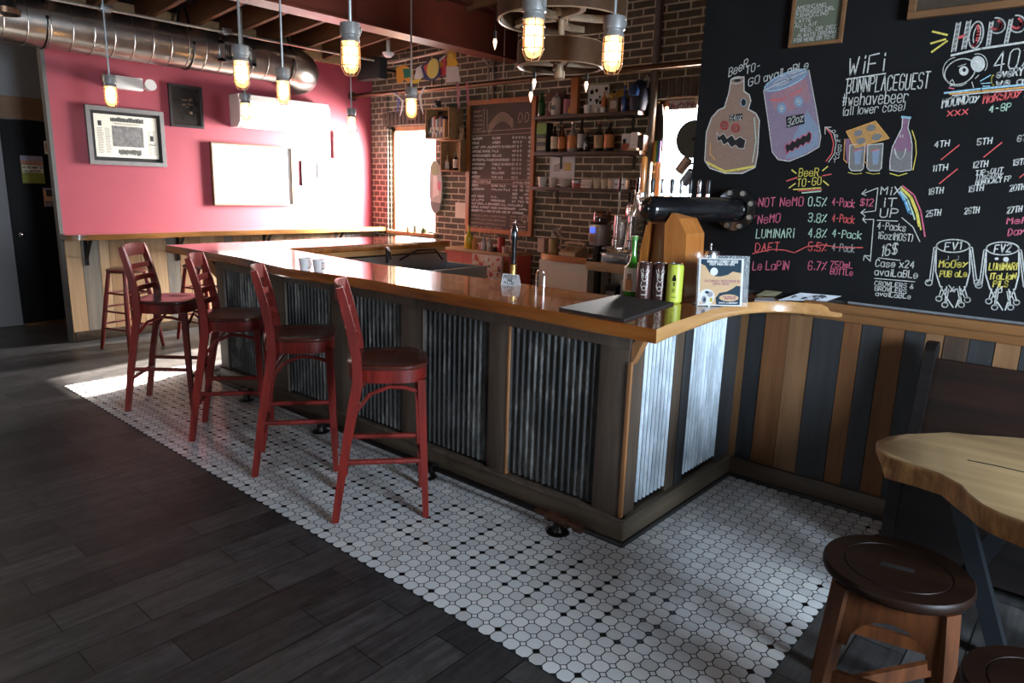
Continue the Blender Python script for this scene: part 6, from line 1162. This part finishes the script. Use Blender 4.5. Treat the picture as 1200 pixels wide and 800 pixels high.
MB().prism([c0, c1, c1+up_-n_*.02, c0+up_-n_*.02], n_, .0015).build('card_face', pm((.72, .74, .76), .5), cdn, 0); MB().prism([c0-n_*.045, c1-n_*.045, c1+up_-n_*.02, c0+up_-n_*.02], -n_, .0015).build('card_back', pm((.72, .74, .76), .5), cdn, 0)
b = MB(); q0 = c0+n_*.0025; ux = Vector((0, 0, 1))-n_*.32; nn = (n_+Vector((0, 0, .32))).normalized()
for s, a, e, vz, hh in (('MOOEY', .12, .88, .60, .018), ('PUB', .38, .62, .36, .010), ('ALE', .15, .80, .12, .012)): write(b, s, q0+u*a+ux*.062*vz, q0+u*e+ux*.062*vz, hh, .003, nn, .1, ux, .0003)
b.build('lettering', m_ink, cdn, 0, flip=False)
p = onb(628, 340); p2 = onb(637, 343); aw = thing('glass_rinser_arch', 'little chrome arched tube standing on the bar by the brick wall gap', 'spout', (p.x, p.y, ZB)); k = Vector((p.x, p.y, 0)); k2 = Vector((p2.x, p2.y, 0))
MB().path([k+Vector((0, 0, ZB)), k+Vector((0, 0, ZB+.085))]+[k.lerp(k2, .5-.5*math.cos(q))+Vector((0, 0, ZB+.085+.028*math.sin(q))) for q in [math.pi*i/8 for i in range(1, 8)]]+[k2+Vector((0, 0, ZB+.085)), k2+Vector((0, 0, ZB))], .005, 8).build('tube', m_chr, aw)
for k, (px, py) in enumerate(((353, 317), (369, 318.5))): p = onb(px, py); cup('mug', ['left white mug standing alone on the middle of the long counter', 'right white mug standing alone on the middle of the long counter'][k], p.x, p.y+.03, ZB, .075, .040, pm((.80, .74, .72), .3), 'mugs on the long counter', 'mug', True)
# event flyer in an acrylic stand
c0 = onb(817, 358.5); c1 = onb(869, 359.5); c0.z = c1.z = ZB; u = c1-c0; n_ = Vector((u.y, -u.x, 0)).normalized()
fs_ = thing('event_flyer', 'event flyer in clear acrylic stand with navy and peach print on the bar end', 'flyer', ((c0.x+c1.x)/2, (c0.y+c1.y)/2, ZB)); HF = .228; Uw = u.length; un = u/Uw
def F(a, v, l=0): return c0+u*a+Vector((0, 0, .004+HF*v))+n_*l-n_*.03*v
m_acr = glass('clear_acrylic', (.95, .98, 1), .008, .3)
MB().prism([c0-un*.006-n_*.004, c1+un*.03-n_*.004, F(1.14, 1.06, -.004), F(-.03, 1.06, -.004)], n_, .002).build('acrylic_back', m_acr, fs_, 0); MB().prism([c0-un*.006, c1+un*.03, c1+un*.03-n_*.09, c0-un*.006-n_*.09], (0, 0, 1), .002).build('acrylic_foot', m_acr, fs_, 0)
fb = MB(); NV, PE, WH, LG = range(4)
def fp(mi, pts, l): fb.mi = mi; v = [F(a, q, l) for a, q in pts]; fb.add(v, [tuple(range(len(v)))])
fp(WH, [(0, 0), (1, 0), (1, 1), (0, 1)], .001); fp(PE, [(.04, .02), (.95, .02), (.95, .98), (.04, .98)], .0014)
fp(NV, [(.04, .98), (.95, .98), (.95, .70), (.88, .71), (.76, .73), (.66, .66), (.50, .62), (.36, .62), (.24, .70), (.14, .84), (.04, .88)], .0018)
fp(NV, [(.42, .02), (.95, .02), (.95, .42), (.86, .43), (.76, .36), (.64, .30), (.48, .27), (.40, .16)], .0018); fp(PE, arc(.70, .17, .22, .075, 0, 360, 20), .0022); fp(WH, arc(.34, .72, .085, .085, 0, 360, 18), .0022)
fp(WH, arc(.2, .18, .18, .17, 0, 360, 16), .0022); fp(LG, arc(.14, .12, .06, .09, 0, 360, 10), .0026); fp(LG, arc(.27, .24, .07, .06, 0, 360, 10), .0026); fp(NV, arc(.2, .28, .05, .03, 0, 360, 10), .003); fp(4, [(.27, .08), (.33, .08), (.33, .16), (.27, .16)], .003); fp(NV, arc(.15, .12, .03, .05, 0, 360, 10), .003)
fb.build('flyer_print', [pm((.012, .032, .052), .9), pm((.52, .34, .19), .9), pm((.60, .60, .60), .9), pm((.28, .27, .29), .9), pm((.4, .3, .02), .9)], fs_, 0, flip=False)
b = MB(); b2 = MB(); nn = (n_+Vector((0, 0, .12))).normalized(); uv = Vector((0, 0, 1))-n_*.12
write(b, 'WINDISH STREET BEER', F(.18, .91, .003), F(.86, .91, .003), .011, .0034, nn, .1, uv); write(b, 'FEST FROM 1PM-9PM', F(.24, .855, .003), F(.78, .855, .003), .009, .0028, nn, .1, uv); write(b, 'SANTA & BREWERY', F(.48, .05, .003), F(.90, .05, .003), .006, .002, nn, .1, uv)
write(b2, 'SATURDAY DECEMBER 10', F(.14, .50, .003), F(.92, .50, .003), .010, .0026, nn, .1, uv); write(b2, '12PM-6PM', F(.32, .44, .003), F(.68, .44, .003), .009, .0026, nn, .1, uv); write(b2, 'LIVE MUSIC AND', F(.56, .18, .004), F(.86, .18, .004), .007, .0018, nn, .1, uv); write(b2, 'FREE PARKING', F(.60, .14, .004), F(.84, .14, .004), .007, .0018, nn, .1, uv)
b.build('white_lettering', pm((.60, .60, .60), .9), fs_, 0, flip=False); b2.build('red_lettering', pm((.30, .06, .04)), fs_, 0, flip=False)
# glass jar with chrome lid behind the flyer
p = onb(819, 349); jr = thing('glass_jar', 'tall glass jar with domed chrome lid and green filling behind the flyer', 'jar', (p.x, p.y+.09, ZB)); x, y = p.x, p.y+.09
MB().lathe([(.045, ZB), (.047, ZB+.01), (.047, ZB+.21), (.044, ZB+.21)], (x, y, 0), 28).build('glass', glass('jar_clear', (.85, .92, .85), .15), jr); MB().lathe([(.040, ZB+.004), (.042, ZB+.165), (.0001, ZB+.17)], (x, y, 0), 24).build('green_filling', pm((.06, .10, .02), .6), jr)
MB().lathe([(.051, ZB+.205), (.052, ZB+.225), (.045, ZB+.245), (.02, ZB+.258), (.006, ZB+.262), (.006, ZB+.272), (.010, ZB+.28), (.0001, ZB+.287)], (x, y, 0), 28).build('lid', m_chr, jr)
# papers on the live-edge end
m_sheet = pm((.62, .66, .72), .5)
def paper(lab, quad, deco, z=ZB, m=m_sheet):
    P4 = [onz(q[0], q[1], z) if k < 2 else ony(q[0], q[1], 3.783) for k, q in enumerate(quad)]; P4 = [v if v.y < 3.784 else ony(quad[k][0], quad[k][1], 3.775) for k, v in enumerate(P4)]; t = thing('paper_sheet', lab, 'paper', (P4[0].x, P4[0].y, z), 'papers on the bar end'); uq = (P4[1]-P4[0]).normalized(); nq = uq.cross(P4[3]-P4[0]).normalized(); nq = nq if nq.z > 0 else -nq; vq = nq.cross(uq); MB().prism(P4, nq, .0012).build('sheet', m, t, 0)
    if deco:
        b = MB(); ra = random.Random(5)
        for i in range(7):
            a, e = ra.uniform(.12, .8), ra.uniform(.15, .8); q = P4[0].lerp(P4[1], a).lerp(P4[3].lerp(P4[2], a), e); q += nq*(.0022+.00002*i); b.add([q+uq*(.016*math.cos(k))+vq*(.014*math.sin(k*1.3)) for k in (0, 1.2, 2.4, 3.6, 4.9)], [(0, 1, 2, 3, 4)])
        b.build('print', pm((.06, .06, .08)), t, 0, flip=False)
paper('white sheet with dark sketches at the tip of the live-edge bar end', [(912, 351.5), (968, 353), (986, 347), (938, 343)], True)
paper('plain pale sheet lying between the flyer stand and the sketched sheet', [(884, 352.5), (908, 353.5), (907, 348.5), (885, 347)], False, ZB+.007)
paper('olive leaflet behind the plain sheet against the chalkboard', [(886, 346), (908, 347.5), (917, 342), (897, 340)], False, ZB+.0013, pm((.22, .20, .12), .5))
